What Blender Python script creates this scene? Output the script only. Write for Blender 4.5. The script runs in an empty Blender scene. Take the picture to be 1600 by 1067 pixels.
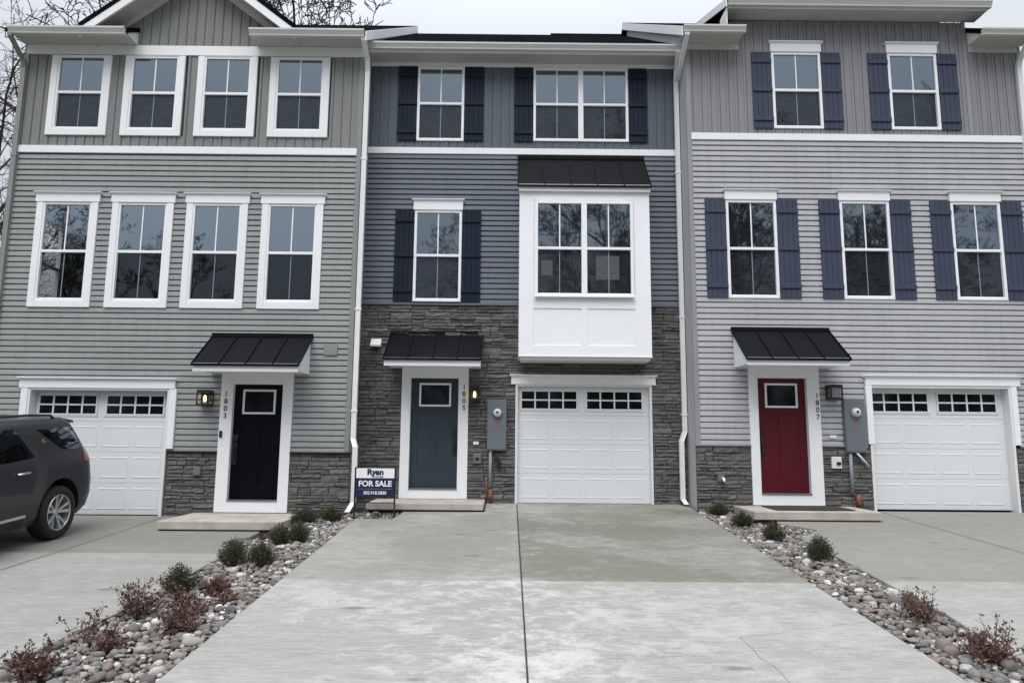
import bpy, bmesh, math, random
from mathutils import Vector, Matrix
R = math.radians
random.seed(7)
C = bpy.context.scene.collection
scene = bpy.context.scene

# ------------------------------------------------------------------ materials
def new_mat(name):
    m = bpy.data.materials.new(name); m.use_nodes = True
    nt = m.node_tree
    return m, nt, nt.nodes['Principled BSDF']

def coords(nt, scale=(1, 1, 1)):
    tc = nt.nodes.new('ShaderNodeTexCoord'); mp = nt.nodes.new('ShaderNodeMapping')
    mp.inputs['Scale'].default_value = scale
    nt.links.new(tc.outputs['Object'], mp.inputs['Vector'])
    return mp.outputs['Vector']

def noise(nt, vec, scale, detail=4, rough=.5, dist=0):
    n = nt.nodes.new('ShaderNodeTexNoise'); n.inputs['Scale'].default_value = scale
    n.inputs['Detail'].default_value = detail; n.inputs['Roughness'].default_value = rough
    n.inputs['Distortion'].default_value = dist
    nt.links.new(vec, n.inputs['Vector']); return n.outputs['Fac']

def ramp(nt, fac, stops):
    r = nt.nodes.new('ShaderNodeValToRGB'); e = r.color_ramp.elements
    while len(e) < len(stops): e.new(.5)
    for i, (p, c) in enumerate(stops):
        e[i].position = p; e[i].color = (c if isinstance(c, tuple) else (c, c, c)) + (1,)
    nt.links.new(fac, r.inputs['Fac']); return r.outputs['Color']

def mixc(nt, fac, a, b, mode='MIX'):
    n = nt.nodes.new('ShaderNodeMix'); n.data_type = 'RGBA'; n.blend_type = mode
    for sock, v in ((n.inputs['Factor'], fac), (n.inputs['A'], a), (n.inputs['B'], b)):
        if hasattr(v, 'links') or isinstance(v, bpy.types.NodeSocket): nt.links.new(v, sock)
        elif isinstance(v, tuple): sock.default_value = v + (1,) if len(v) == 3 else v
        else: sock.default_value = v
    return n.outputs['Result']

def mth(nt, op, a, b=0.0, c=0.0, clamp=False):
    n = nt.nodes.new('ShaderNodeMath'); n.operation = op; n.use_clamp = clamp
    for i, v in enumerate((a, b, c)):
        if isinstance(v, bpy.types.NodeSocket): nt.links.new(v, n.inputs[i])
        else: n.inputs[i].default_value = v
    return n.outputs[0]

def bump(nt, h, bsdf, strength=.3, dist=.01):
    b = nt.nodes.new('ShaderNodeBump'); b.inputs['Strength'].default_value = strength
    b.inputs['Distance'].default_value = dist
    nt.links.new(h, b.inputs['Height']); nt.links.new(b.outputs['Normal'], bsdf.inputs['Normal'])

def simple(name, col, rough=.5, metal=0.0, var=.0, vscale=3.0, bs=0.0, bscale=60, spec=.5, coat=0.0):
    m, nt, p = new_mat(name)
    p.inputs['Roughness'].default_value = rough; p.inputs['Metallic'].default_value = metal
    p.inputs['Specular IOR Level'].default_value = spec
    p.inputs['Coat Weight'].default_value = coat
    v = coords(nt)
    f = noise(nt, v, vscale, 5)
    lo = tuple(c * (1 - var) for c in col); hi = tuple(min(1, c * (1 + var)) for c in col)
    nt.links.new(ramp(nt, f, [(.3, lo), (.7, hi)]), p.inputs['Base Color'])
    if bs: bump(nt, noise(nt, v, bscale, 4), p, bs, .005)
    return m

def siding_mat(name, col, grain=(2, 2, 40), var=.06):
    # vinyl: faint stretched grain, weathering patches
    m, nt, p = new_mat(name); p.inputs['Roughness'].default_value = .55
    p.inputs['Specular IOR Level'].default_value = .35
    a = noise(nt, coords(nt, grain), 3, 3); b = noise(nt, coords(nt), .6, 3)
    c1 = ramp(nt, a, [(.3, tuple(x * (1 - var) for x in col)), (.7, tuple(x * (1 + var) for x in col))])
    c1 = mixc(nt, 1.0, c1, ramp(nt, b, [(.3, .92), (.7, 1.02)]), 'MULTIPLY')
    at = nt.nodes.new('ShaderNodeAttribute'); at.attribute_name = 'tone'
    c1 = mixc(nt, 1.0, c1, ramp(nt, at.outputs['Fac'], [(0, .965), (1, 1.025)]), 'MULTIPLY')
    # rain streaks, faint and vertical
    s_ = noise(nt, coords(nt, (7, 7, .35)), 1.6, 5, .65)
    nt.links.new(mixc(nt, 1.0, c1, ramp(nt, s_, [(.38, .93), (.55, 1.0)]), 'MULTIPLY'), p.inputs['Base Color'])
    bump(nt, a, p, .15, .002)
    return m

M = {}
M['white'] = simple('white_trim', (.80, .81, .84), .45, var=.025, vscale=1.5, bs=.05)
M['vinyl'] = simple('white_vinyl', (.84, .85, .87), .35, var=.015)
M['bay'] = simple('white_panel', (.82, .83, .86), .5, var=.02, bs=.04)
M['garage'] = simple('garage_white', (.68, .70, .72), .45, var=.02, vscale=.8, bs=.12, bscale=90)
M['jamb'] = simple('jamb_white', (.70, .71, .72), .5, var=.02)
M['soffit'] = simple('soffit_grey', (.46, .46, .45), .6, var=.02)
M['gutter'] = simple('gutter_metal', (.54, .54, .54), .4, var=.03)
M['pipe'] = simple('downspout_white', (.74, .75, .77), .4, var=.03)
M['L_lap'] = siding_mat('sage_grey_lap', (.325, .338, .340))
M['L_bat'] = siding_mat('sage_grey_batten', (.222, .230, .226), (30, 2, 1))
M['L_cor'] = simple('sage_corner', (.225, .232, .228), .5, var=.03)
M['M_lap'] = siding_mat('slate_blue_lap', (.158, .182, .222))
M['M_bat'] = siding_mat('slate_blue_batten', (.100, .126, .150), (30, 2, 1))
M['M_cor'] = simple('slate_corner', (.09, .105, .14), .5, var=.03)
M['R_lap'] = siding_mat('mauve_grey_lap', (.455, .462, .485))
M['R_bat'] = siding_mat('mauve_grey_batten', (.250, .253, .272), (30, 2, 1))
M['R_cor'] = simple('mauve_corner', (.26, .26, .285), .5, var=.03)
M['shutM'] = simple('shutter_dark_navy', (.010, .018, .032), .6, var=.08, spec=.15)
M['shutR'] = simple('shutter_navy', (.048, .060, .094), .6, var=.08, spec=.2)
M['black'] = simple('black_metal', (.012, .012, .014), .4, var=.1)
M['roofmetal'] = simple('standing_seam_black', (.0055, .0065, .008), .5, var=.12, vscale=2, spec=.10)
M['black_door'] = simple('black_door', (.0015, .002, .005), .45, var=.1, spec=.12)
M['blue_door'] = simple('blue_door', (.026, .044, .060), .5, var=.06, bs=.06, bscale=30, spec=.3)
M['red_door'] = simple('red_door', (.078, .004, .010), .45, var=.08, bs=.06, bscale=30, spec=.3)
M['steel'] = simple('galvanised_grey', (.13, .15, .165), .5, metal=.0, var=.06)
M['conduit'] = simple('conduit_grey', (.24, .26, .31), .5, var=.06)
M['rust'] = simple('orange_conduit', (.20, .07, .045), .6, var=.2, vscale=20)
M['meterglass'] = simple('meter_glass', (.55, .58, .60), .15, var=.1, vscale=20)
M['pinklabel'] = simple('label_pink', (.30, .09, .13), .6)
M['mat'] = simple('doormat', (.03, .025, .022), .95, var=.3, vscale=60, bs=.5)
M['step'] = simple('step_concrete', (.40, .375, .33), .85, var=.18, vscale=4, bs=.25, bscale=80)
M['soil'] = simple('mulch', (.035, .027, .021), .95, var=.4, vscale=25, bs=.8)
M['signnavy'] = simple('sign_navy', (.008, .014, .050), .45)
M['signwhite'] = simple('sign_white', (.80, .80, .84), .45)
M['interior'] = simple('interior_paint', (.30, .29, .25), .8)
M['asphalt'] = simple('asphalt', (.05, .05, .052), .9, var=.2, vscale=30, bs=.4)
M['lawn'] = simple('winter_lawn', (.075, .085, .04), .95, var=.35, vscale=8, bs=.8)
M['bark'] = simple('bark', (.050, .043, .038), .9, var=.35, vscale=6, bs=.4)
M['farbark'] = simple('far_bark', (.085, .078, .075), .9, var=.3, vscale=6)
M['twig'] = simple('twig', (.09, .055, .04), .85, var=.3)
M['sticker'] = simple('window_notice', (.055, .075, .070), .6, var=.2, vscale=18)
M['gap'] = simple('expansion_joint_felt', (.03, .03, .028), .95)
M['crack'] = simple('crack_dark', (.16, .155, .142), .95)
M['flash'] = simple('house_flashing', (.62, .63, .66), .5, var=.08, vscale=5)

def leaf_mat(name, a, b):
    m, nt, p = new_mat(name); p.inputs['Roughness'].default_value = .55
    g = nt.nodes.new('ShaderNodeNewGeometry')
    nt.links.new(ramp(nt, g.outputs['Random Per Island'], [(0, a), (1, b)]), p.inputs['Base Color'])
    return m
M['evergreen'] = leaf_mat('evergreen_leaf', (.016, .026, .010), (.085, .100, .045))
M['deadleaf'] = leaf_mat('dry_leaf', (.040, .018, .014), (.155, .085, .062))

# bluish grey pane: strong sky reflection above, screened (duller) below
def pane_mat(name, base, refl, rough=.0, wave=.0, soft=.02, k=.8):
    m, nt, p = new_mat(name); out = nt.nodes['Material Output']
    p.inputs['Roughness'].default_value = .6
    nt.links.new(ramp(nt, noise(nt, coords(nt, (1.2, 1, 5)), 5, 3, .5, 1.2), [(.35, tuple(c * .72 for c in base)), (.65, tuple(c * 1.45 for c in base))]), p.inputs['Base Color'])
    p.inputs['Specular IOR Level'].default_value = 0
    g = nt.nodes.new('ShaderNodeBsdfGlossy'); g.inputs['Roughness'].default_value = max(rough, soft)
    g.inputs['Color'].default_value = (.72, .87, 1, 1)
    mx = nt.nodes.new('ShaderNodeMixShader')
    fr = nt.nodes.new('ShaderNodeFresnel'); fr.inputs['IOR'].default_value = 1.5
    f = mth(nt, 'ADD', mth(nt, 'MULTIPLY', fr.outputs[0], k), refl)
    if wave:
        b = nt.nodes.new('ShaderNodeBump'); b.inputs['Strength'].default_value = wave; b.inputs['Distance'].default_value = .01
        nt.links.new(noise(nt, coords(nt), 2.2, 2), b.inputs['Height']); nt.links.new(b.outputs[0], g.inputs['Normal'])
    nt.links.new(f, mx.inputs[0]); nt.links.new(p.outputs[0], mx.inputs[1]); nt.links.new(g.outputs[0], mx.inputs[2])
    nt.links.new(mx.outputs[0], out.inputs['Surface'])
    return m
M['pane_up'] = pane_mat('pane_clear', (.012, .015, .018), .215, 0, .05)
M['pane_lo'] = pane_mat('pane_screened', (.020, .022, .026), .022, .0, .10)
M['pane_dark'] = pane_mat('pane_dark', (.005, .005, .006), .0, .05)
M['carglass'] = pane_mat('car_glass', (.004, .0045, .005), 0, .05, k=.42)
# see-through panes for the room whose side window shows daylight
def see_mat(name, refl, tint):
    m, nt, p = new_mat(name); out = nt.nodes['Material Output']; nt.nodes.remove(p)
    g = nt.nodes.new('ShaderNodeBsdfGlossy'); g.inputs['Roughness'].default_value = 0; g.inputs['Color'].default_value = (.72, .87, 1, 1)
    t = nt.nodes.new('ShaderNodeBsdfTransparent'); t.inputs['Color'].default_value = (tint, tint, tint, 1)
    mx = nt.nodes.new('ShaderNodeMixShader'); mx.inputs[0].default_value = refl
    nt.links.new(t.outputs[0], mx.inputs[1]); nt.links.new(g.outputs[0], mx.inputs[2]); nt.links.new(mx.outputs[0], out.inputs['Surface'])
    return m
M['see_up'] = see_mat('pane_see_through', .24, .90)
M['see_lo'] = see_mat('pane_see_through_screened', .05, .62)

# stone veneer: colour per stone from an attribute, chiselled bump
def stone_mat():
    m, nt, p = new_mat('ledge_stone'); p.inputs['Roughness'].default_value = .85
    at = nt.nodes.new('ShaderNodeAttribute'); at.attribute_name = 'tone'
    v = coords(nt, (1, 1, 2.2))
    a = noise(nt, v, 14, 8, .65); b = noise(nt, v, 3.5, 4)
    c = ramp(nt, at.outputs['Fac'], [(0, (.082, .077, .074)), (.4, (.124, .118, .114)), (.75, (.152, .147, .146)), (1, (.205, .193, .183))])
    c = mixc(nt, 1.0, c, ramp(nt, a, [(.28, .58), (.5, .98), (.75, 1.5)]), 'MULTIPLY')
    c = mixc(nt, .30, c, ramp(nt, b, [(.3, (.055, .055, .056)), (.7, (.15, .143, .14))]))
    nt.links.new(c, p.inputs['Base Color'])
    bump(nt, a, p, .6, .02)
    return m
M['stone'] = stone_mat()

def pebble_mat(name, obj_random):
    m, nt, p = new_mat(name); p.inputs['Roughness'].default_value = .75
    if obj_random:
        oi = nt.nodes.new('ShaderNodeObjectInfo'); f = oi.outputs['Random']
    else:
        at = nt.nodes.new('ShaderNodeAttribute'); at.attribute_name = 'tone'; f = at.outputs['Fac']
    c = ramp(nt, f, [(0, (.13, .12, .115)), (.2, (.26, .245, .235)), (.38, (.30, .265, .225)), (.5, (.21, .21, .22)),
                     (.60, (.44, .41, .38)), (.70, (.13, .12, .12)), (.80, (.25, .185, .15)), (.88, (.50, .47, .43)), (1, (.78, .77, .75))])
    v = coords(nt, (1, 1, 2)) if not obj_random else coords(nt, (.8, 1, 3))
    n = noise(nt, v, 22 if not obj_random else 9, 6, .6)
    nt.links.new(mixc(nt, 1.0, c, ramp(nt, n, [(.3, .40), (.7, 1.10)]), 'MULTIPLY'), p.inputs['Base Color'])
    bump(nt, n, p, .6, .015)
    return m
M['pebble'] = pebble_mat('river_pebbles', False); M['cobble'] = pebble_mat('river_cobble', True)

def shingle_mat():
    m, nt, p = new_mat('black_shingles'); p.inputs['Roughness'].default_value = .95; p.inputs['Specular IOR Level'].default_value = 0
    v = coords(nt)
    br = nt.nodes.new('ShaderNodeTexBrick'); br.inputs['Scale'].default_value = 1; br.inputs['Brick Width'].default_value = .32
    br.inputs['Row Height'].default_value = .14; br.inputs['Mortar Size'].default_value = .006
    for k, c in (('Color1', (.006, .0065, .0075)), ('Color2', (.011, .0115, .013)), ('Mortar', (.006, .006, .007))): br.inputs[k].default_value = c + (1,)
    nt.links.new(v, br.inputs['Vector'])
    nt.links.new(mixc(nt, 1.0, br.outputs['Color'], ramp(nt, noise(nt, v, 30, 5), [(.3, .5), (.7, 1.4)]), 'MULTIPLY'), p.inputs['Base Color'])
    return m
M['shingle'] = shingle_mat()

def concrete_mat(name, joint_y, split_x=None, base=1.0, stain=None):
    m, nt, p = new_mat(name); p.inputs['Roughness'].default_value = .85; p.inputs['Specular IOR Level'].default_value = .25
    v = coords(nt); sep = nt.nodes.new('ShaderNodeSeparateXYZ'); nt.links.new(v, sep.inputs[0])
    X, Y = sep.outputs[0], sep.outputs[1]
    band = noise(nt, coords(nt, (.22, 1.6, 1)), 1.6, 4, .5, .2)              # broad cross bands from screeding
    streak = noise(nt, coords(nt, (1.0, 4.2, 1)), 4.6, 12, .72, .5)
    broom = noise(nt, coords(nt, (1.6, 34, 1)), 3, 5, .65, .15)              # broom finish
    grain = noise(nt, v, 150, 3, .7)
    blot = noise(nt, coords(nt, (1, 1.3, 1)), 3.4, 15, .80, .3)
    big = noise(nt, coords(nt, (.6, .8, 1)), .8, 3, .5)
    c = ramp(nt, streak, [(.32, (.19, .183, .160)), (.5, (.32, .313, .288)), (.68, (.455, .447, .42))])
    c = mixc(nt, .45, c, ramp(nt, band, [(.36, (.26, .253, .233)), (.64, (.40, .395, .38))]))
    c = mixc(nt, .48, c, ramp(nt, broom, [(.32, (.21, .205, .19)), (.68, (.46, .455, .44))]))
    edge = mth(nt, 'ADD', Y, mth(nt, 'MULTIPLY', mth(nt, 'SUBTRACT', streak, .5), .12))
    near = mth(nt, 'MULTIPLY', mth(nt, 'SUBTRACT', edge, joint_y), 25, clamp=True)
    if split_x is not None:
        side = mth(nt, 'MULTIPLY', mth(nt, 'SUBTRACT', X, split_x), 200, clamp=True)
        k = mth(nt, 'MULTIPLY', near, mth(nt, 'ADD', mth(nt, 'MULTIPLY', side, .42), .48))
        # a paler worn patch crosses the damp slab
        k = mth(nt, 'MULTIPLY', k, ramp(nt, mth(nt, 'ADD', mth(nt, 'MULTIPLY', streak, .45), mth(nt, 'MULTIPLY', big, .55)), [(.46, 1.0), (.60, .30)]))
    else:
        k = mth(nt, 'MULTIPLY', near, .5)
    c = mixc(nt, k, c, (.175, .168, .135))
    # pale worn bloom, mostly where the wheels run beside the middle joint
    wx = ramp(nt, mth(nt, 'DIVIDE', mth(nt, 'ADD', X, 2.6), 5.7), [(.0, .40), (.30, .75), (.46, 1.0), (.64, .45), (1.0, .28)]) if split_x is not None else .22
    wm = mth(nt, 'MULTIPLY', ramp(nt, mth(nt, 'ADD', mth(nt, 'MULTIPLY', blot, .7), mth(nt, 'MULTIPLY', big, .3)), [(.49, 0.0), (.58, 1.0)]), mth(nt, 'SUBTRACT', 1.0, mth(nt, 'MULTIPLY', near, .6)))
    wm = mth(nt, 'MULTIPLY', wm, wx)
    c = mixc(nt, mth(nt, 'MULTIPLY', wm, .65), c, (.66, .66, .635))
    vo = nt.nodes.new('ShaderNodeTexVoronoi'); vo.inputs['Scale'].default_value = 1.0
    nt.links.new(coords(nt, (1.2, 3.2, 1)), vo.inputs['Vector'])
    pick = mth(nt, 'GREATER_THAN', vo.outputs['Color'], .62)
    sp = mth(nt, 'MULTIPLY', ramp(nt, mth(nt, 'ADD', vo.outputs['Distance'], mth(nt, 'MULTIPLY', streak, .25)), [(.22, .75), (.30, 0.0)]), pick)
    c = mixc(nt, sp, c, (.17, .165, .15))
    if stain:   # greenish brown patch beside the downspout outlet
        d = mth(nt, 'POWER', mth(nt, 'ADD', mth(nt, 'POWER', mth(nt, 'MULTIPLY', mth(nt, 'SUBTRACT', X, stain[0]), .8), 2.0),
                                 mth(nt, 'POWER', mth(nt, 'SUBTRACT', Y, stain[1]), 2.0)), .5)
        d = mth(nt, 'ADD', d, mth(nt, 'MULTIPLY', blot, .8))
        c = mixc(nt, ramp(nt, d, [(.45, .75), (1.0, 0.0)]), c, (.13, .118, .065))
    c = mixc(nt, 1.0, c, ramp(nt, grain, [(.3, .77 * base), (.7, 1.0 * base)]), 'MULTIPLY')
    nt.links.new(c, p.inputs['Base Color'])
    bump(nt, mth(nt, 'ADD', broom, mth(nt, 'MULTIPLY', grain, .6)), p, .55, .008)
    return m
M['drive'] = concrete_mat('driveway_concrete', -5.3, -.03, 1.05, (2.75, -.85))
M['driveL'] = concrete_mat('driveway_concrete_left', -3.4, None, .95)
M['driveR'] = concrete_mat('driveway_concrete_right', -5.2, None, 1.05)

def emit_mat(name, col, s):
    m, nt, p = new_mat(name); p.inputs['Base Color'].default_value = col + (1,)
    p.inputs['Emission Color'].default_value = col + (1,); p.inputs['Emission Strength'].default_value = s
    return m
M['bulb'] = emit_mat('lamp_bulb', (1, .66, .26), 5)
M['bulb_dim'] = emit_mat('lamp_bulb_bright', (1, .68, .28), 10)
M['lampglass'] = simple('lamp_seeded_glass', (.20, .20, .20), .2)
M['paint'] = simple('dark_grey_car_paint', (.036, .039, .045), .36, metal=.45, coat=.22, var=.03)
M['trimplastic'] = simple('black_plastic', (.02, .02, .022), .7)
M['tyre'] = simple('tyre_rubber', (.012, .012, .013), .8, bs=.2)
M['alloy'] = simple('alloy_silver', (.55, .56, .58), .28, metal=.8)
M['chrome'] = simple('chrome', (.75, .76, .78), .12, metal=1)
M['tail'] = simple('tail_lamp_red', (.22, .015, .03), .15, coat=.8)
M['headlamp'] = simple('headlamp_clear', (.5, .52, .55), .1, coat=.8)

# ------------------------------------------------------------------ mesh helpers
class MB:
    def __init__(s): s.v = []; s.f = []; s.t = []; s.tone = 0.5
    def face(s, pts):
        n = len(s.v); s.v += [tuple(p) for p in pts]; s.f.append(tuple(range(n, n + len(pts)))); s.t.append(s.tone)
    def mesh(s, verts, faces):
        n = len(s.v); s.v += [tuple(p) for p in verts]
        for f in faces: s.f.append(tuple(n + i for i in f)); s.t.append(s.tone)
    def box(s, x0, x1, y0, y1, z0, z1):
        v = [(x, y, z) for x in (x0, x1) for y in (y0, y1) for z in (z0, z1)]
        s.mesh(v, [(0, 1, 3, 2), (4, 6, 7, 5), (0, 4, 5, 1), (2, 3, 7, 6), (0, 2, 6, 4), (1, 5, 7, 3)])
        return s
    def extrude_x(s, poly, x0, x1):          # poly: list of (y,z)
        n = len(poly); v = [(x0, y, z) for y, z in poly] + [(x1, y, z) for y, z in poly]
        f = [tuple(range(n)), tuple(range(2 * n - 1, n - 1, -1))]
        f += [(i, n + i, n + (i + 1) % n, (i + 1) % n) for i in range(n)]
        s.mesh(v, f); return s
    def extrude_y(s, poly, y0, y1):          # poly: list of (x,z)
        n = len(poly); v = [(x, y0, z) for x, z in poly] + [(x, y1, z) for x, z in poly]
        f = [tuple(range(n)), tuple(range(2 * n - 1, n - 1, -1))]
        f += [(i, n + i, n + (i + 1) % n, (i + 1) % n) for i in range(n)]
        s.mesh(v, f); return s
    def tube(s, pts, rads, n=8, cap=True):
        pts = [Vector(p) for p in pts]
        if not isinstance(rads, (list, tuple)): rads = [rads] * len(pts)
        rings = []; u = None
        for i, p in enumerate(pts):
            d = (pts[min(i + 1, len(pts) - 1)] - pts[max(i - 1, 0)]).normalized()
            if u is None:
                u = d.orthogonal().normalized()
            else:
                u = (u - d * u.dot(d));  u = u.normalized() if u.length > 1e-5 else d.orthogonal().normalized()
            w = d.cross(u)
            rings.append([p + (u * math.cos(2 * math.pi * k / n) + w * math.sin(2 * math.pi * k / n)) * rads[i] for k in range(n)])
        v = [q for r in rings for q in r]; f = []
        for i in range(len(pts) - 1):
            for k in range(n):
                f.append((i * n + k, i * n + (k + 1) % n, (i + 1) * n + (k + 1) % n, (i + 1) * n + k))
        if cap: f += [tuple(range(n - 1, -1, -1)), tuple((len(pts) - 1) * n + k for k in range(n))]
        s.mesh(v, f); return s
    def lathe(s, prof, c, axis='z', n=24):     # prof: (r, h)
        v = []; f = []
        for r, h in prof:
            for k in range(n):
                a = 2 * math.pi * k / n
                if axis == 'z': v.append((c[0] + r * math.cos(a), c[1] + r * math.sin(a), c[2] + h))
                elif axis == 'y': v.append((c[0] + r * math.cos(a), c[1] + h, c[2] + r * math.sin(a)))
                else: v.append((c[0] + h, c[1] + r * math.cos(a), c[2] + r * math.sin(a)))
        for i in range(len(prof) - 1):
            for k in range(n): f.append((i * n + k, i * n + (k + 1) % n, (i + 1) * n + (k + 1) % n, (i + 1) * n + k))
        s.mesh(v, f); return s
    def build(s, name, mat, parent=None, bevel=0, smooth=False, tones=False, fix=True):
        me = bpy.data.meshes.new(name); me.from_pydata(s.v, [], s.f)
        if tones:
            a = me.attributes.new('tone', 'FLOAT', 'FACE'); a.data.foreach_set('value', s.t)
        me.materials.append(M[mat] if isinstance(mat, str) else mat)
        if fix:
            bm = bmesh.new(); bm.from_mesh(me); bmesh.ops.recalc_face_normals(bm, faces=bm.faces); bm.to_mesh(me); bm.free()
        if smooth: me.polygons.foreach_set('use_smooth', [True] * len(me.polygons))
        o = bpy.data.objects.new(name, me); C.objects.link(o)
        if parent is not None: attach(o, parent)
        if bevel:
            b = o.modifiers.new('bevel', 'BEVEL'); b.width = bevel; b.segments = 2; b.limit_method = 'ANGLE'; b.angle_limit = R(40)
            b.harden_normals = False
        return o
def world_loc(o):
    v = Vector(o.location)
    while o.parent: o = o.parent; v = v + Vector(o.location)
    return v
def attach(o, parent):
    # meshes are written in world coordinates; the parent's offset is undone once
    o.parent = parent
    o.location = -world_loc(parent)
def tag(o, label=None, cat=None, group=None, kind=None):
    if label: o['label'] = label
    if cat: o['category'] = cat
    if group: o['group'] = group
    if kind: o['kind'] = kind
    return o
def empty(name, loc, label, cat, group=None):
    o = bpy.data.objects.new(name, None); C.objects.link(o); o.location = loc; o.empty_display_size = .2
    return tag(o, label, cat, group)
def copy_tree(o, parent=None):
    c = o.copy(); C.objects.link(c)
    if parent is not None: c.parent = parent
    for ch in o.children: copy_tree(ch, c)
    return c

def cut(a, b, holes):
    """intervals of (a,b) left after removing holes"""
    out = [(a, b)]
    for h0, h1 in holes:
        nxt = []
        for p, q in out:
            if h1 <= p or h0 >= q: nxt.append((p, q)); continue
            if h0 > p + 1e-4: nxt.append((p, h0))
            if h1 < q - 1e-4: nxt.append((h1, q))
        out = nxt
    return [(p, q) for p, q in out if q - p > .004]

def sheet(mb, x0, x1, z0, z1, y, holes, th=.02):
    zs = sorted({z0, z1} | {min(max(h[k], z0), z1) for h in holes for k in (2, 3)})
    for a, b in zip(zs, zs[1:]):
        if b - a < 1e-4: continue
        m = (a + b) / 2
        for p, q in cut(x0, x1, [(h[0], h[1]) for h in holes if h[2] < m < h[3]]):
            mb.face([(p, y, a), (q, y, a), (q, y, b), (p, y, b)])
    return mb

PITCH = .1016
def lap(x0, x1, z0, z1, F, holes, mat, parent):
    mb = MB(); z = z0; rnd = random.Random(int(abs(x0) * 100)); seams = []; row = 0
    while z < z1 - .02:
        t = min(z + PITCH, z1); mid = (z + t) / 2
        if row % 2 == 0: seams = [x0 + rnd.uniform(.8, 3.6)]; seams.append(seams[0] + rnd.uniform(2.2, 3.7))
        row += 1
        for p, q in cut(x0, x1, [(h[0], h[1]) for h in holes if h[2] + .01 < mid < h[3] - .01]):
            xs = [p] + [s for s in seams if p + .1 < s < q - .1] + [q]
            for k, (a, b) in enumerate(zip(xs, xs[1:])):
                if row % 2 == 1: mb.tone = rnd.random()
                e = .0022 * ((k + row // 2) % 2)          # every other panel laps over its neighbour
                n = max(1, int((b - a) / 1.1)); ws = [rnd.uniform(-.0011, .0011) for _ in range(n + 1)]
                for m in range(n):
                    u0, u1 = a + (b - a) * m / n, a + (b - a) * (m + 1) / n
                    # dutch lap: butt edge, flat lower face, cove up to the next course
                    A = [(F + .012, z), (F - .026 - e, z), (F - .0245 - e, z + .067), (F - .005 - e, z + .079), (F + .012, t)]
                    for (ya, za), (yb, zb) in zip(A, A[1:]):
                        mb.face([(u0, ya, min(za, t) + ws[m]), (u1, ya, min(za, t) + ws[m + 1]), (u1, yb, min(zb, t) + ws[m + 1]), (u0, yb, min(zb, t) + ws[m])])
                if e: mb.face([(a, F - .0272, z), (a, F - .0295, z), (a, F - .0275, z + .064), (a, F - .025, z + .064)]); mb.face([(b, F - .0272, z), (b, F - .0295, z), (b, F - .0275, z + .064), (b, F - .025, z + .064)])
        z += PITCH
    return mb.build('lap_siding', mat, parent, fix=False, tones=True)

def batten(x0, x1, z0, z1, F, holes, mat, parent, ztop=None, period=.168, phase=0.0):
    """vertical vinyl boards with a shadow groove; ztop(x) optionally bounds the top (gable)"""
    mb = MB(); x = x0 + phase - period
    while x < x1:
        for a, b, d in ((0, .012, .001), (.012, .120, .016), (.120, .156, .024), (.156, period, .016)):
            p, q = max(x + a, x0), min(x + b, x1)
            if q - p < .002: continue
            zt = (lambda u: min(z1, ztop(u))) if ztop else (lambda u: z1)
            m = (p + q) / 2
            top = zt(m)
            for s, e in cut(z0, top, [(h[2], h[3]) for h in holes if h[0] < m < h[1]]):
                e1, e2 = (zt(p), zt(q)) if abs(e - top) < 1e-4 else (e, e)
                y = F - d
                mb.face([(p, y, s), (q, y, s), (q, y, max(e2, s)), (p, y, max(e1, s))])
                mb.face([(p, y, s), (p, F, s), (p, F, e1), (p, y, e1)]); mb.face([(q, F, s), (q, y, s), (q, y, e2), (q, F, e2)])
        x += period
    return mb.build('board_siding', mat, parent, fix=False)

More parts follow.
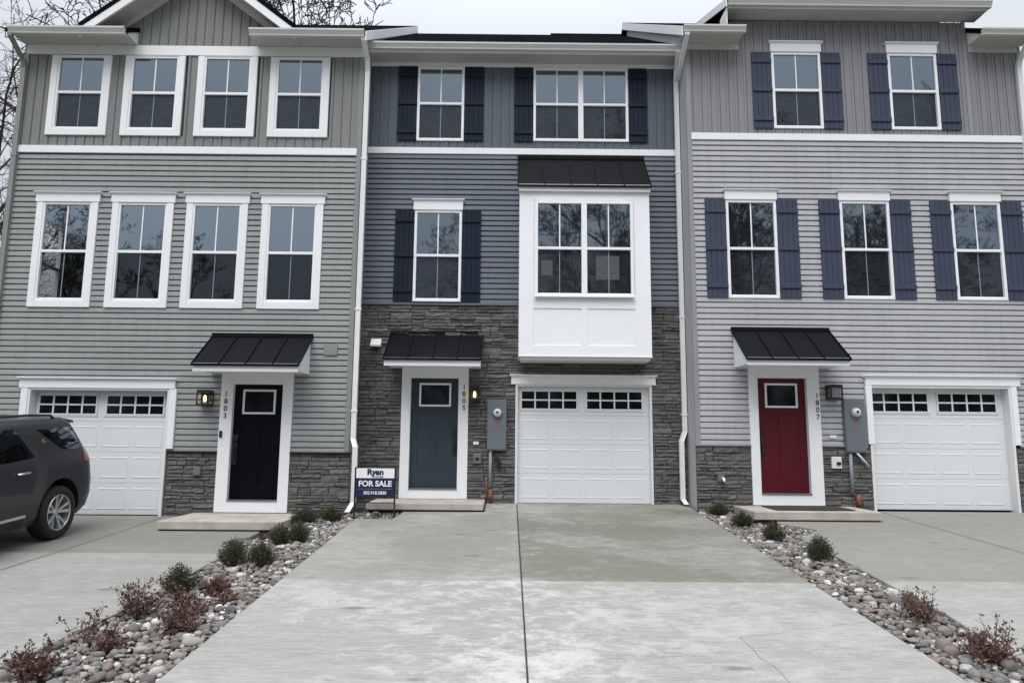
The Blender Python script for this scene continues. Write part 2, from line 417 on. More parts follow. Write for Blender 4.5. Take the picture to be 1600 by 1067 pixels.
def stone(x0, x1, z0, z1, F, holes, parent, seed=1, side=None):
    """ledge stone veneer laid stone by stone; side=(x, y0, y1) wraps a return"""
    rnd = random.Random(seed); mb = MB()
    def block(p, q, a, b, tr=lambda x, y, z: (x, y, z)):
        mb.tone = min(1, max(0, rnd.gauss(.45, .24)))
        g = .0018; d = rnd.uniform(.030, .056); i = rnd.uniform(.004, .010)
        p += g; q -= g; a += g; b -= g
        if q - p < .02 or b - a < .015: return
        j = lambda s=.006: rnd.uniform(-s, s)
        B = [(p, q, a, b)]
        back = [(p, 0, a), (q, 0, a), (q, 0, b), (p, 0, b)]
        mid = [(p + j(.003), d * .72, a + j(.003)), (q + j(.003), d * .72, a + j(.003)), (q + j(.003), d * .72, b + j(.003)), (p + j(.003), d * .72, b + j(.003))]
        fr = [(p + i, d + j(), a + i), (q - i, d + j(), a + i), (q - i, d + j(), b - i), (p + i, d + j(), b - i)]
        n = max(1, int((q - p) / .09))
        v = [tr(x, F - y, z) for x, y, z in back + mid + fr]
        mb.mesh(v, [(0, 1, 5, 4), (1, 2, 6, 5), (2, 3, 7, 6), (3, 0, 4, 7), (4, 5, 9, 8), (5, 6, 10, 9), (6, 7, 11, 10), (7, 4, 8, 11)])
        # broken face: a strip of quads with a jittered middle line
        prev = None
        for k in range(n + 1):
            t = k / n; xx = p + i + (q - p - 2 * i) * t
            if k == 0: lo, hi = fr[0], fr[3]
            elif k == n: lo, hi = fr[1], fr[2]
            else:
                lo = (xx + j(.01), d + j(.010), a + i); hi = (xx + j(.01), d + j(.010), b - i)
            mi = ((lo[0] + hi[0]) / 2 + j(.008), d + rnd.uniform(-.004, .012), (lo[2] + hi[2]) / 2 + j(.006))
            if prev:
                for A, Bq, Cq, D in ((prev[0], lo, mi, prev[1]), (prev[1], mi, hi, prev[2])):
                    mb.face([tr(P[0], F - P[1], P[2]) for P in (A, Bq, Cq, D)])
            prev = (lo, mi, hi)
    z = z0
    def row(xa, xb, z, h, hs, tr):
        for s, e in cut(xa, xb, hs):
            x = s - rnd.uniform(0, .2)
            while x < e:
                w = rnd.uniform(.15, .50)
                a, b = max(x, s), min(x + w, e)
                if e - b < .07: b = e
                if b - a > .01:
                    if h > .09 and rnd.random() < .6:
                        k = rnd.uniform(.4, .6) * h; block(a, b, z, z + k, tr); block(a, b, z + k, z + h, tr)
                    else: block(a, b, z, z + h, tr)
                x = b if b == e else x + w
    while z < z1 - .01:
        h = rnd.choice((.055, .068, .08, .095, .11, .14)); 
        if z + h > z1 - .04: h = z1 - z
        row(x0, x1, z, h, [(o[0], o[1]) for o in holes if o[2] < z + h / 2 < o[3]], lambda x, y, z: (x, y, z))
        z += h
    mb.tone = .1
    sheet(mb, x0, x1, z0, z1, F - .004, holes)
    return mb.build('stone_veneer', 'stone', parent, tones=True, fix=False)

# ------------------------------------------------------------------ windows, shutters, doors
def window(house, F, x0, x1, z0, z1, units=1, trim=0.0, header=None, see=False, sill=False, sticker=None, fr=.05):
    """x0..z1: outer size of the vinyl frame; trim: width of a flat surround outside it"""
    w = MB(); d0, d1 = -.03, .040
    for a, b in ((x0, x0 + fr), (x1 - fr, x1)): w.box(a, b, F - d1, F - d0, z0, z1)
    w.box(x0 + fr, x1 - fr, F - d1, F - d0, z1 - fr, z1); w.box(x0 + fr, x1 - fr, F - d1, F - d0, z0, z0 + fr * .9)
    mul = .10; W = (x1 - x0 - 2 * fr - (units - 1) * mul) / units; zm = (z0 + z1) / 2
    if sill: w.box(x0 - .02, x1 + .02, F - d1 - .025, F - d1 + .001, z0 - .015, z0 + .012)
    spans = []
    for k in range(units):
        a = x0 + fr + k * (W + mul); spans.append((a, a + W))
        if k: w.box(a - mul, a, F - d1 + .001, F - d0, z0 + fr * .9, z1 - fr)
    for a, b in spans:
        # upper sash stands in front of the lower one
        w.box(a, b, F - .034, F + .008, zm - .022, zm + .026)
        w.box(a, b, F - .010, F + .016, z0 + fr * .9, z0 + fr * .9 + .022)
    o = w.build('window', 'vinyl', house, bevel=.004)
    for a, b in spans:
        pu = MB().box(a, b, F - .010, F - .004, zm + .026, z1 - fr).build('pane', 'see_up' if see else 'pane_up', o)
        pl = MB().box(a, b, F + .013, F + .018, z0 + fr * .9 + .022, zm - .022).build('screened_pane', 'see_lo' if see else 'pane_lo', o)
        m = (a + b) / 2
        MB().box(m - .011, m + .011, F - .018, F - .011, zm + .027, z1 - fr - .001).build('grille_bar', 'vinyl', o)
        MB().box(m - .007, m + .007, F + .006, F + .0125, z0 + .07, zm - .023).build('grille_bar', 'conduit', o)
    if sticker:
        for sx0, sx1, sz0, sz1 in sticker:
            MB().box(sx0, sx1, F + .0095, F + .0125, sz0, sz1).build('paper_notice', 'sticker', o)
    if trim:
        t = MB(); e = .052; top = z1 + .01
        t.box(x0 - trim, x0, F - e, F - .0, z0 - trim, top); t.box(x1, x1 + trim, F - e, F - .0, z0 - trim, top)
        t.box(x0, x1, F - e + .002, F - .0, z0 - trim, z0 - .0005); t.box(x0, x1, F - e + .002, F, z1 + .0005, top)
        t.build('window_trim', 'white', o, bevel=.004)
    if header:
        hx0, hx1, hz0, hz1 = header
        h = MB().box(hx0 + .03, hx1 - .03, F - .060, F, hz0, hz1 - .035)
        h.extrude_x([(F, hz1 - .035), (F - .068, hz1 - .035), (F - .095, hz1 - .012), (F - .095, hz1), (F, hz1)], hx0, hx1)
        h.build('window_header', 'white', o, bevel=.003)
    return o

def shutter(house, F, x0, x1, z0, z1, mat):
    s = MB(); n = 4; w = (x1 - x0) / n
    for k in range(n):
        s.box(x0 + k * w + .004, x0 + (k + 1) * w - .004, F - .050, F - .022, z0, z1)
    s.box(x0 + .01, x1 - .01, F - .040, F - .015, z0 + .01, z1 - .01)
    H = z1 - z0
    for c in (.12, .50, .88): s.box(x0 + .003, x1 - .003, F - .072, F - .049, z0 + H * c - .038, z0 + H * c + .038)
    return s.build('shutter', mat, house, bevel=.004)

def front_door(house, F, x0, x1, z0, z1, mat, fx0, fx1, fz0, fz1, handle_side, number):
    rec = .035; y = F + rec      # slab face sits behind the trim
    t = MB()
    t.box(fx0, x0 + .012, F - .066, F + .03, fz0, fz1 - .001); t.box(x1 - .012, fx1, F - .066, F + .03, fz0, fz1 - .001)
    t.box(x0 + .012, x1 - .012, F - .063, F + .03, z1 - .012, fz1); t.box(x0 + .012, x1 - .012, F - .070, F + .03, fz0, z0 + .005)
    fr = t.build('door_frame', 'white', house, bevel=.004)
    MB().box(x0 + .012, x1 - .012, F - .086, F + .02, z0 + .006, z0 + .024).build('threshold', 'steel', fr)
    d = MB(); d.box(x0, x1, y, y + .045, z0 + .005, z1)
    W = x1 - x0; H = z1 - z0
    # raised stiles around two tall sunken panels
    m = (x0 + x1) / 2; e = y - .009
    lz0, lz1 = z1 - .53, z1 - .10; lx0, lx1 = x0 + .16, x1 - .15
    for a, b, c_, g in ((x0, x0 + .14, z0 + .01, z1), (x1 - .14, x1, z0 + .01, z1), (m - .05, m + .05, z0 + .22, lz0 - .10),
                        (x0 + .14, x1 - .14, z0 + .01, z0 + .22), (x0 + .14, x1 - .14, lz0 - .10, lz0), (x0 + .14, x1 - .14, lz1, z1)):
        d.box(a, b, e, y + .001, c_, g)
    door = d.build('front_door', mat, house, bevel=.003)
    g = MB()
    for a, b, c_, h in ((lx0, lx0 + .035, lz0, lz1), (lx1 - .035, lx1, lz0, lz1), (lx0 + .035, lx1 - .035, lz0, lz0 + .035), (lx0 + .035, lx1 - .035, lz1 - .035, lz1)):
        g.box(a, b, y - .028, y - .005, c_, h)
    g.build('door_window_frame', 'white', door, bevel=.004)
    MB().box(lx0 + .03, lx1 - .03, y - .014, y - .008, lz0 + .03, lz1 - .03).build('door_window', 'pane_dark', door)
    hx = x1 - .065 if handle_side > 0 else x0 + .065
    h = MB(); h.box(hx - .045, hx + .045, y - .030, y - .008, 1.02 + z0, 1.13 + z0)      # deadbolt plate
    h.box(hx - .042, hx + .042, y - .026, y - .008, z0 + .62, z0 + .99)
    h.lathe([(.0, -.045), (.022, -.045), (.024, -.02), (.024, -.01)], (hx, y, z0 + 1.075), 'y', 14)
    h.tube([(hx, y - .012, z0 + .93), (hx, y - .06, z0 + .92), (hx, y - .072, z0 + .85), (hx, y - .068, z0 + .74), (hx, y - .05, z0 + .69), (hx, y - .012, z0 + .68)], .015, 8)
    h.build('door_handle', 'black', door)
    # vertical house number on the right or left leg of the frame
    nx, nz, txt = number
    for k, ch in enumerate(txt):
        text_obj(ch, .125, (nx, F - .069, nz - k * .125), 'black', fr, 'number_digit', center=True, offset=.0016)
    return door

def text_obj(s, size, loc, mat, parent, name, center=True, ext=.002, sx=1.0, offset=0.0, shear=0.0):
    cu = bpy.data.curves.new('t', 'FONT'); cu.body = s; cu.size = size; cu.extrude = ext; cu.offset = offset; cu.shear = shear
    cu.align_x = 'CENTER' if center else 'LEFT'; cu.align_y = 'CENTER'
    tmp = bpy.data.objects.new('t', cu); C.objects.link(tmp)
    dg = bpy.context.evaluated_depsgraph_get(); me = bpy.data.meshes.new_from_object(tmp.evaluated_get(dg))
    bpy.data.objects.remove(tmp)
    me.transform(Matrix.Translation(Vector(loc)) @ Matrix.Rotation(R(90), 4, 'X') @ Matrix.Diagonal((sx, 1, 1, 1)))
    me.materials.clear(); me.materials.append(M[mat]); me.name = name
    o = bpy.data.objects.new(name, me); C.objects.link(o); attach(o, parent); return o

def canopy(house, F, x0, x1, zt, zb, z_f, depth, name='door_canopy', seams=4, mat='white', hip=0.0):
    """shed canopy: metal roof from (F, zt) down to (F-depth, zb); fascia zb..z_f; closed white cheeks"""
    yf = F - depth
    c = MB()
    c.extrude_x([(F, z_f + .03), (yf + .02, z_f + .03), (yf + .02, zb - .012), (F, zt - .05)], x0 + .02, x1 - .02)
    o = c.build(name, mat, house, bevel=.003)
    MB().box(x0, x1, yf - .012, yf + .018, z_f, zb - .006).build('fascia', mat, o, bevel=.004)
    r = MB(); s = (zt - zb) / depth
    r.extrude_x([(F + .0, zt), (yf - .035, zb - .035 * s), (yf - .035, zb - .035 * s - .022), (F + .0, zt - .022)], x0 - .02, x1 + .02)
    L = x1 - x0
    for k in range(seams + 2):
        x = x0 - .012 + (L + .024) * k / (seams + 1)
        r.extrude_x([(F, zt + .028), (yf - .036, zb - .036 * s + .028), (yf - .036, zb - .036 * s + .001), (F, zt + .001)], x - .008, x + .008)
    r.box(x0 - .022, x1 + .022, yf - .047, yf - .034, zb - .035 * s - .030, zb - .035 * s + .008)
    r.box(x0 - .022, x1 + .022, F - .045, F - .002, zt - .02, zt + .045)
    r.build('metal_roof', 'roofmetal', o)
    return o

def garage_door(house, F, x0, x1, z0, z1, rec):
    y = F + rec; g = MB(); rows = 4; rh = (z1 - z0) / rows
    W = x1 - x0
    for k in range(rows):
        a = z0 + k * rh; b = a + rh
        g.box(x0, x1, y, y + .04, a + .0015, b - .0015)
        if k < rows - 1:
            for c in range(4):
                p = x0 + .07 + c * (W - .10) / 4; q = p + (W - .10) / 4 - .10 + .02
                zz0, zz1 = a + .085, b - .085
                # pressed panel: sunken groove, raised field
                for u0, u1, d in ((0, .018, -.006), (.018, 1, .0)): pass
                e = .012
                g.mesh([(p, y - .0005, zz0), (q, y - .0005, zz0), (q, y - .0005, zz1), (p, y - .0005, zz1),
                        (p + e, y - .006, zz0 + e), (q - e, y - .006, zz0 + e), (q - e, y - .006, zz1 - e), (p + e, y - .006, zz1 - e),
                        (p + 3 * e, y - .0015, zz0 + 3 * e), (q - 3 * e, y - .0015, zz0 + 3 * e), (q - 3 * e, y - .0015, zz1 - 3 * e), (p + 3 * e, y - .0015, zz1 - 3 * e)],
                       [(0, 1, 5, 4), (1, 2, 6, 5), (2, 3, 7, 6), (3, 0, 4, 7), (4, 5, 9, 8), (5, 6, 10, 9), (6, 7, 11, 10), (7, 4, 8, 11), (8, 9, 10, 11)])
    o = g.build('garage_door', 'garage', house, bevel=.002)
    wz0, wz1 = z1 - .415, z1 - .075
    for s0 in (x0 + .06, x0 + .06 + W * .5 - .005):
        ww = W * .5 - .175; cw = ww / 4; ch = (wz1 - wz0) / 2; f = .014
        w = MB()
        w.box(s0 - .03, s0 + ww + .03, y - .010, y - .0005, wz0 - .035, wz0 - f); w.box(s0 - .03, s0 + ww + .03, y - .010, y - .0005, wz1 + f, wz1 + .035)
        for k in range(5):
            x = s0 + k * cw; w.box(x - f, x + f, y - .016, y - .0005, wz0 - f, wz1 + f)
        for z in (wz0, (wz0 + wz1) / 2, wz1): w.box(s0 - f, s0 + ww + f, y - .014, y - .0005, z - f, z + f)
        fo = w.build('garage_window', 'garage', o)
        MB().box(s0, s0 + ww, y - .006, y - .001, wz0, wz1).build('pane', 'pane_dark', fo)
    return o

def garage_trim(house, F, x0, x1, z0, z1, hx0, hx1, hz0, hz1, rec, legs=None, legz=0):
    t = MB()
    t.box(hx0 + .03, hx1 - .03, F - .075, F - .0, hz0, hz1 - .04)
    t.extrude_x([(F, hz1 - .04), (F - .083, hz1 - .04), (F - .12, hz1 - .014), (F - .12, hz1), (F, hz1)], hx0, hx1)
    o = t.build('garage_header', 'white', house, bevel=.004)
    j = MB(); e = .058
    j.box(x0 - .045, x0 - .0005, F - e, F + rec + .04, z0, hz0 - .001); j.box(x1 + .0005, x1 + .045, F - e, F + rec + .04, z0, hz0 - .001)
    j.box(x0, x1, F - e, F + rec + .04, z1, hz0 - .001)
    j.build('garage_jamb', 'jamb', house, bevel=.003)
    if legs:
        for a, b in legs: MB().box(a, b, F - .068, F - .001, legz, hz0 - .001).build('garage_side_trim', 'white', house, bevel=.004)

def wall_lamp(house, F, x, z, w=.20, h=.27, on=True, square=True):
    y = F - .02
    b = MB(); b.box(x - .05, x + .05, y - .03, y + .02, z - .06, z + h / 2)
    b.tube([(x, y - .02, z + h * .42), (x, y - .10, z + h * .5 + .01)], .012)
    yc = y - .11; r = w / 2
    b.box(x - r - .008, x + r + .008, yc - r - .008, yc + r + .008, z + h / 2 - .045, z + h / 2); b.box(x - r, x + r, yc - r, yc + r, z - h / 2, z - h / 2 + .025)
    for sx in (-1, 1):
        for sy in (-1, 1): b.box(x + sx * r - .010, x + sx * r + .010, yc + sy * r - .010, yc + sy * r + .010, z - h / 2, z + h / 2)
    o = b.build('wall_lamp', 'black', house)
    if on:
        MB().lathe([(0, -.06), (.020, -.05), (.026, -.01), (.018, .04), (0, .06)], (x, yc, z - .01), 'z', 14).build('bulb', 'bulb', o, smooth=True)
    else:
        MB().box(x - r + .02, x + r - .02, yc - r + .01, yc + r - .01, z - h / 2 + .03, z + h / 2 - .035).build('lamp_glass', 'lampglass', o)
    return o

def pipe_run(house, pts, w=.085, d=.065, name='downspout', mat='pipe'):
    """rectangular corrugated downspout"""
    mb = MB(); rings = []
    P = [Vector(p) for p in pts]
    prof = []
    for sx, sy in ((-1, -1), (-.33, -.86), (.33, -.86), (1, -1), (1, -.3), (1, 1), (-1, 1), (-1, -.3)): prof.append((sx * w / 2, sy * d / 2))
    for i, p in enumerate(P):
        rings.append([(p.x + a, p.y + b, p.z) for a, b in prof])
    n = len(prof)
    mb.mesh([q for r in rings for q in r], [(i * n + k, i * n + (k + 1) % n, (i + 1) * n + (k + 1) % n, (i + 1) * n + k) for i in range(len(P) - 1) for k in range(n)]
            + [tuple(range(n)), tuple((len(P) - 1) * n + k for k in range(n))])
    for z in (6.2, 3.4, 1.6):
        ps = [p for p in P]
        for a, b in zip(ps, ps[1:]):
            if min(a.z, b.z) < z < max(a.z, b.z):
                t = (z - a.z) / (b.z - a.z); q = a.lerp(b, t)
                mb.box(q.x - w / 2 - .012, q.x + w / 2 + .012, q.y - d / 2 - .004, q.y + d / 2 + .01, z - .018, z + .018)
    return mb.build(name, mat, house)

def gutter(house, x0, x1, y, z0, z1, ret=True):
    h = z1 - z0
    poly = [(y, z0), (y - .075, z0), (y - .080, z0 + .03), (y - .105, z0 + h * .62), (y - .115, z0 + h * .75), (y - .115, z1), (y - .100, z1), (y - .098, z1 - .02), (y - .012, z1 - .02), (y - .012, z1), (y, z1)]
    return MB().extrude_x(poly, x0, x1).build('gutter', 'gutter', house, bevel=.002)

SL = .644
def gable_shell(house, x0, x1, F, eave, ye, yr, mat, left_hole=None, z_bot=-1.2, name='side_wall'):
    """side and back walls of the house body up to the roof underside"""
    yb = 2 * yr - F; m = MB()
    top = lambda y: eave - .12 + SL * ((y if y < yr else 2 * yr - y) - ye)
    for x, hole in ((x0, left_hole), (x1, None)):
        ys = sorted({F, yb, yr} | (set(hole[:2]) if hole else set()))
        for a, b in zip(ys, ys[1:]):
            if hole and a >= hole[0] - 1e-6 and b <= hole[1] + 1e-6:
                m.face([(x, a, z_bot), (x, b, z_bot), (x, b, hole[2]), (x, a, hole[2])])
                m.face([(x, a, hole[3]), (x, b, hole[3]), (x, b, top(b)), (x, a, top(a))])
            else: m.face([(x, a, z_bot), (x, b, z_bot), (x, b, top(b)), (x, a, top(a))])
    m.face([(x0, yb, z_bot), (x1, yb, z_bot), (x1, yb, top(yb)), (x0, yb, top(yb))])
    return m.build(name, mat, house, fix=False)

def roof_slab(mb, x0, x1, ya, za, yb, zb, th=.09):
    mb.extrude_x([(ya, za), (yb, zb), (yb, zb - th), (ya, za - th)], x0, x1)

# =================================================================== GROUND
S = .067
def gz(y): return S * y
def ground_sheet():
    prof = [(-220, -.2), (-60, -1.0), (-34, -1.45), (-24.2, -1.42), (-16, -1.42), (-.5, -.45), (14, -.5), (40, .6), (250, 2)]
    mb = MB(); xs = [-250, -60, -20, 0, 20, 60, 250]
    for (ya, za), (yb, zb) in zip(prof, prof[1:]):
        for a, b in zip(xs, xs[1:]): mb.face([(a, ya, za), (b, ya, za), (b, yb, zb), (a, yb, zb)])
    tag(mb.build('ground', 'lawn', fix=False), kind='structure')
ground_sheet()
rd = MB(); rd.face([(-250, -24, -1.38), (250, -24, -1.38), (250, -17.0, -1.38), (-250, -17.0, -1.38)])
tag(rd.build('road', 'asphalt', fix=False), kind='structure')
tag(MB().box(-250, 250, -17.0, -16.0, -1.6, -1.15).build('kerb', 'step', bevel=.02), kind='structure')

def slab(name, poly, off, mat, th=.30):
    v = [(x, y, gz(y) + off) for x, y in poly] + [(x, y, gz(y) + off - th) for x, y in poly]; n = len(poly)
    mb = MB(); mb.mesh(v, [tuple(range(n)), tuple(range(2 * n - 1, n - 1, -1))] + [(i, (i + 1) % n, n + (i + 1) % n, n + i) for i in range(n)])
    return tag(mb.build(name, mat, bevel=.012), kind='structure')
XL, XR = -2.545, 3.04
dj = slab('driveway', [(XL, -16), (-.040, -16), (-.012, -.0), (-.56, -.0), (-.56, -.99), (-1.90, -1.02), (-1.97, -1.72), (XL, -1.70)], 0, 'drive')
slab('driveway', [(-.028, -16), (XR, -16), (XR, -.0), (0.0, -.0)], 0, 'drive')
mg = MB(); mg.face([(-.045, -16, gz(-16) - .012), (-.020, -16, gz(-16) - .012), (.006, 0, -.012), (-.018, 0, -.012)])
tag(mg.build('expansion_joint', 'gap', fix=False), kind='structure')
tag(MB().box(-2.93, 3.08, -.03, .35, -.5, -.012).build('garage_apron', 'step'), kind='structure')
LO = -.17
slab('driveway', [(-10.5, -16), (-4.6, -16), (-4.1, -7.4), (-3.92, -5.9), (-3.86, -3.5), (-4.22, -2.62), (-3.96, -2.28), (-3.9, -.62), (-5.98, -.60), (-10.5, -.60)], LO, 'driveL')
slab('driveway', [(4.2, -16), (12, -16), (12, -.6), (5.9, -.6), (5.9, -1.0), (4.2, -1.0), (4.02, -1.78), (4.42, -2.3), (3.90, -2.95), (3.89, -3.7), (3.83, -6.3), (3.69, -7.5), (3.55, -9), (3.4, -16)][1:], 0, 'driveR')
# control joints sawn in the side drives
def groove(name, pts, off, w=.008, mat='crack'):
    mb = MB()
    for a, b in zip(pts, pts[1:]):
        dx, dy = b[0] - a[0], b[1] - a[1]; L = math.hypot(dx, dy); nx, ny = -dy / L * w, dx / L * w
        mb.face([(a[0] - nx, a[1] - ny, gz(a[1]) + off + .004), (a[0] + nx, a[1] + ny, gz(a[1]) + off + .004), (b[0] + nx, b[1] + ny, gz(b[1]) + off + .004), (b[0] - nx, b[1] - ny, gz(b[1]) + off + .004)])
    tag(mb.build(name, mat, fix=False), kind='structure')
groove('control_joint', [(-6.0, -.7), (-6.03, -2.1), (-6.16, -4.3), (-6.3, -9), (-6.4, -15.9)], LO, .010)
groove('control_joint', [(6.2, -.7), (6.24, -1.6), (6.39, -3.8), (6.6, -15)], 0, .008)
def wander(a, b, n, amp, seed):
    r = random.Random(seed); out = []
    for i in range(n + 1):
        t = i / n; out.append((a[0] + (b[0] - a[0]) * t + r.uniform(-amp, amp), a[1] + (b[1] - a[1]) * t + r.uniform(-amp, amp)))
    return out
groove('driveway_crack', wander((2.98, -6.55), (1.75, -6.95), 14, .025, 3) + wander((1.72, -7.0), (1.80, -8.1), 8, .02, 5), 0, .0015)

# planted beds -------------------------------------------------------------
def bed_z_left(x, y):
    t = min(1, max(0, (x + 3.88) / (XL + 3.88))); return gz(y) - .05 + LO * (1 - t)
def bed_z_right(x, y): return gz(y) - .05
def bed_surface(name, xl, xr, ys, zf):
    mb = MB(); N = 8
    g = [[(xl(y) + (xr(y) - xl(y)) * k / N, y, zf(xl(y) + (xr(y) - xl(y)) * k / N, y) - .03) for k in range(N + 1)] for y in ys]
    for i in range(len(ys) - 1):
        for k in range(N): mb.face([g[i][k], g[i][k + 1], g[i + 1][k + 1], g[i + 1][k]])
    tag(mb.build(name, 'soil', smooth=True, fix=False), kind='structure')
def interp(tab):
    def f(y):
        for (a, xa), (b, xb) in zip(tab, tab[1:]):
            if a <= y <= b: return xa + (xb - xa) * (y - a) / (b - a)
        return tab[0][1] if y < tab[0][0] else tab[-1][1]
    return f
LXL = interp([(-16, -4.6), (-7.4, -4.1), (-5.9, -3.92), (-3.5, -3.86), (-2.62, -4.22), (-2.28, -3.96), (-1.9, -3.62), (-.6, -3.62), (0, -2.95)])
LXR = interp([(-16, XL), (-1.72, XL), (-1.71, -1.95), (-1.02, -1.92), (-1.0, XL), (0, XL)])
RXL = interp([(-16, XR), (-.1, XR)])
RXR = interp([(-16, 3.4), (-9, 3.55), (-7.5, 3.69), (-6.3, 3.83), (-3.7, 3.89), (-2.95, 3.90), (-2.3, 4.42), (-1.78, 4.0), (-1.7, 3.66), (-.6, 3.66)])
YS = [-16, -12, -9, -8, -7.4, -6.6, -5.9, -5, -4.2, -3.5, -3, -2.62, -2.28, -1.9, -1.72, -1.71, -1.4, -1.02, -1.0, -.7]
bed_surface('soil_bed', LXL, LXR, YS + [-.6, 0], bed_z_left)
bed_surface('soil_bed', RXL, RXR, YS, bed_z_right)

def pebble_shape(rnd, sub=2):
    bm = bmesh.new(); bmesh.ops.create_icosphere(bm, subdivisions=sub, radius=1)
    ph = [rnd.uniform(0, 6.28) for _ in range(6)]
    for v in bm.verts:
        n = v.co.normalized()
        k = 1 + .18 * math.sin(2.1 * n.x + ph[0]) + .15 * math.sin(2.9 * n.y + ph[1]) + .05 * math.sin(7 * n.x + ph[4]) * math.sin(6 * n.z + ph[5]) + .08 * math.sin(3.1 * n.z + ph[2]) + .06 * math.sin(4 * n.x * n.y + ph[3])
        v.co = n * k
        v.co.x += .10 * abs(n.y) * (1 if n.x > 0 else -1)
    vs = [v.co.copy() for v in bm.verts]; fs = [tuple(v.index for v in f.verts) for f in bm.faces]; bm.free(); return vs, fs
rnd = random.Random(11)
SH2 = [pebble_shape(rnd, 2) for _ in range(8)]
SHM = []
for i in range(8):
    vs, fs = pebble_shape(rnd, 3)
    me = bpy.data.meshes.new('river_stone'); me.from_pydata(vs, [], fs); me.materials.append(M['cobble'])
    me.polygons.foreach_set('use_smooth', [True] * len(me.polygons)); SHM.append(me)
def rocks(xl, xr, y0, y1, zf, seed, n_obj, label, group, keep_out):
    rnd = random.Random(seed); placed = []; cell = {}
    tries = 0
    items = []
    for size_lo, size_hi, n in ((.042, .060, 150), (.028, .042, 1300), (.014, .028, 15000)):
        for _ in range(n):
            y = rnd.uniform(y0, y1); a, b = xl(y), xr(y)
            x = rnd.uniform(a, b); r = rnd.uniform(size_lo, size_hi)
            if y > -3: r *= .8
            if x - a < r * .8 or b - x < r * .8: continue
            if any(abs(x - k[0]) < k[2] and abs(y - k[1]) < k[2] for k in keep_out): continue
            key = (int(x / .2), int(y / .2)); ok = True
            for dx in (-1, 0, 1):
                for dy in (-1, 0, 1):
                    for (px, py, pr_) in cell.get((key[0] + dx, key[1] + dy), ()):
                        if (px - x) ** 2 + (py - y) ** 2 < ((pr_ + r) * .84) ** 2: ok = False; break
                    if not ok: break
                if not ok: break
            if ok: cell.setdefault(key, []).append((x, y, r)); items.append((x, y, r))
    # the stones that show largest: big and close to the camera
    items.sort(key=lambda t: -t[2] / (12.97 + t[1] + .0) if t[1] > -8.3 else 1)
    mb = MB(); objs = 0
    for i, (x, y, r) in enumerate(items):
        e = Matrix.Rotation(rnd.uniform(0, 6.28), 4, 'Z') @ Matrix.Rotation(rnd.uniform(-.35, .35), 4, 'X') @ Matrix.Diagonal((r * rnd.uniform(1.0, 1.4), r * rnd.uniform(.75, 1.0), r * rnd.uniform(.50, .90), 1))
        loc = Vector((x, y, zf(x, y) + r * .22 + rnd.uniform(-.006, .02)))
        if i < n_obj:
            o = bpy.data.objects.new('river_stone', SHM[rnd.randrange(8)]); C.objects.link(o)
            o.matrix_world = Matrix.Translation(loc) @ e
            tag(o, label, 'stone', group)
        else:
            vs, fs = SH2[rnd.randrange(8)]; mb.tone = rnd.random()
            mb.mesh([loc + (e @ v) for v in vs], fs)
    o = mb.build('river_pebbles', 'pebble', smooth=True, tones=True, fix=False)
    return tag(o, kind='stuff')
o = rocks(LXL, LXR, -8.6, -.95, bed_z_left, 21, 160, 'larger rounded river stone in the near end of the left rock bed', 'larger river stones of the left rock bed', [(-2.57, -1.48, .02)])
tag(o, 'small river pebbles filling the rock bed left of the middle driveway', 'pebbles')
o = rocks(RXL, RXR, -8.6, -.65, bed_z_right, 22, 130, 'larger rounded river stone in the near end of the right rock bed', 'larger river stones of the right rock bed', [])
tag(o, 'small river pebbles filling the rock bed right of the middle driveway', 'pebbles')

# dead leaves and grit caught between the stones
def litter(name, xl, xr, zf, seed, n):
    rnd = random.Random(seed); mb = MB()
    for _ in range(n):
        y = -8.4 + 7.6 * rnd.random() ** .8; x = rnd.uniform(xl(y) + .03, xr(y) - .03)
        c = Vector((x, y, zf(x, y) + rnd.uniform(.0, .055))); s = rnd.uniform(.010, .026)
        u = Vector((rnd.gauss(0, 1), rnd.gauss(0, 1), rnd.gauss(0, .35))).normalized(); v = Vector((0, 0, 1)).cross(u).normalized() * s * .45; w = Vector((0, 0, rnd.uniform(.1, .5) * s))
        mb.face([c - u * s, c + v + w, c + u * s, c - v + w * .5])
    tag(mb.build('fallen_leaves', 'litter', fix=False), 'scattered dead leaves between the stones of the %s rock bed' % name, 'leaves', kind='stuff')
M['litter'] = leaf_mat('dead_leaf_litter', (.035, .020, .012), (.22, .13, .07))
litter('left', LXL, LXR, bed_z_left, 61, 700); litter('right', RXL, RXR, bed_z_right, 62, 480)

# =================================================================== HOUSES
def eave_box(house, x0, x1, F, ye, zs, zf0, frieze_x=None, ft=.03):
    """soffit, fascia and frieze board under an eave"""
    m = MB(); m.box(x0, x1, ye, F - .001, zs - .012, zs); m.build('soffit', 'soffit', house)
    MB().box(x0, x1, ye - .001, ye + .03, zs - .014, zs + .16).build('fascia_board', 'white', house)
    fx = frieze_x or (x0, x1)
    MB().box(fx[0], fx[1], F - ft, F, zf0, zs - .013).build('frieze_board', 'white', house, bevel=.003)

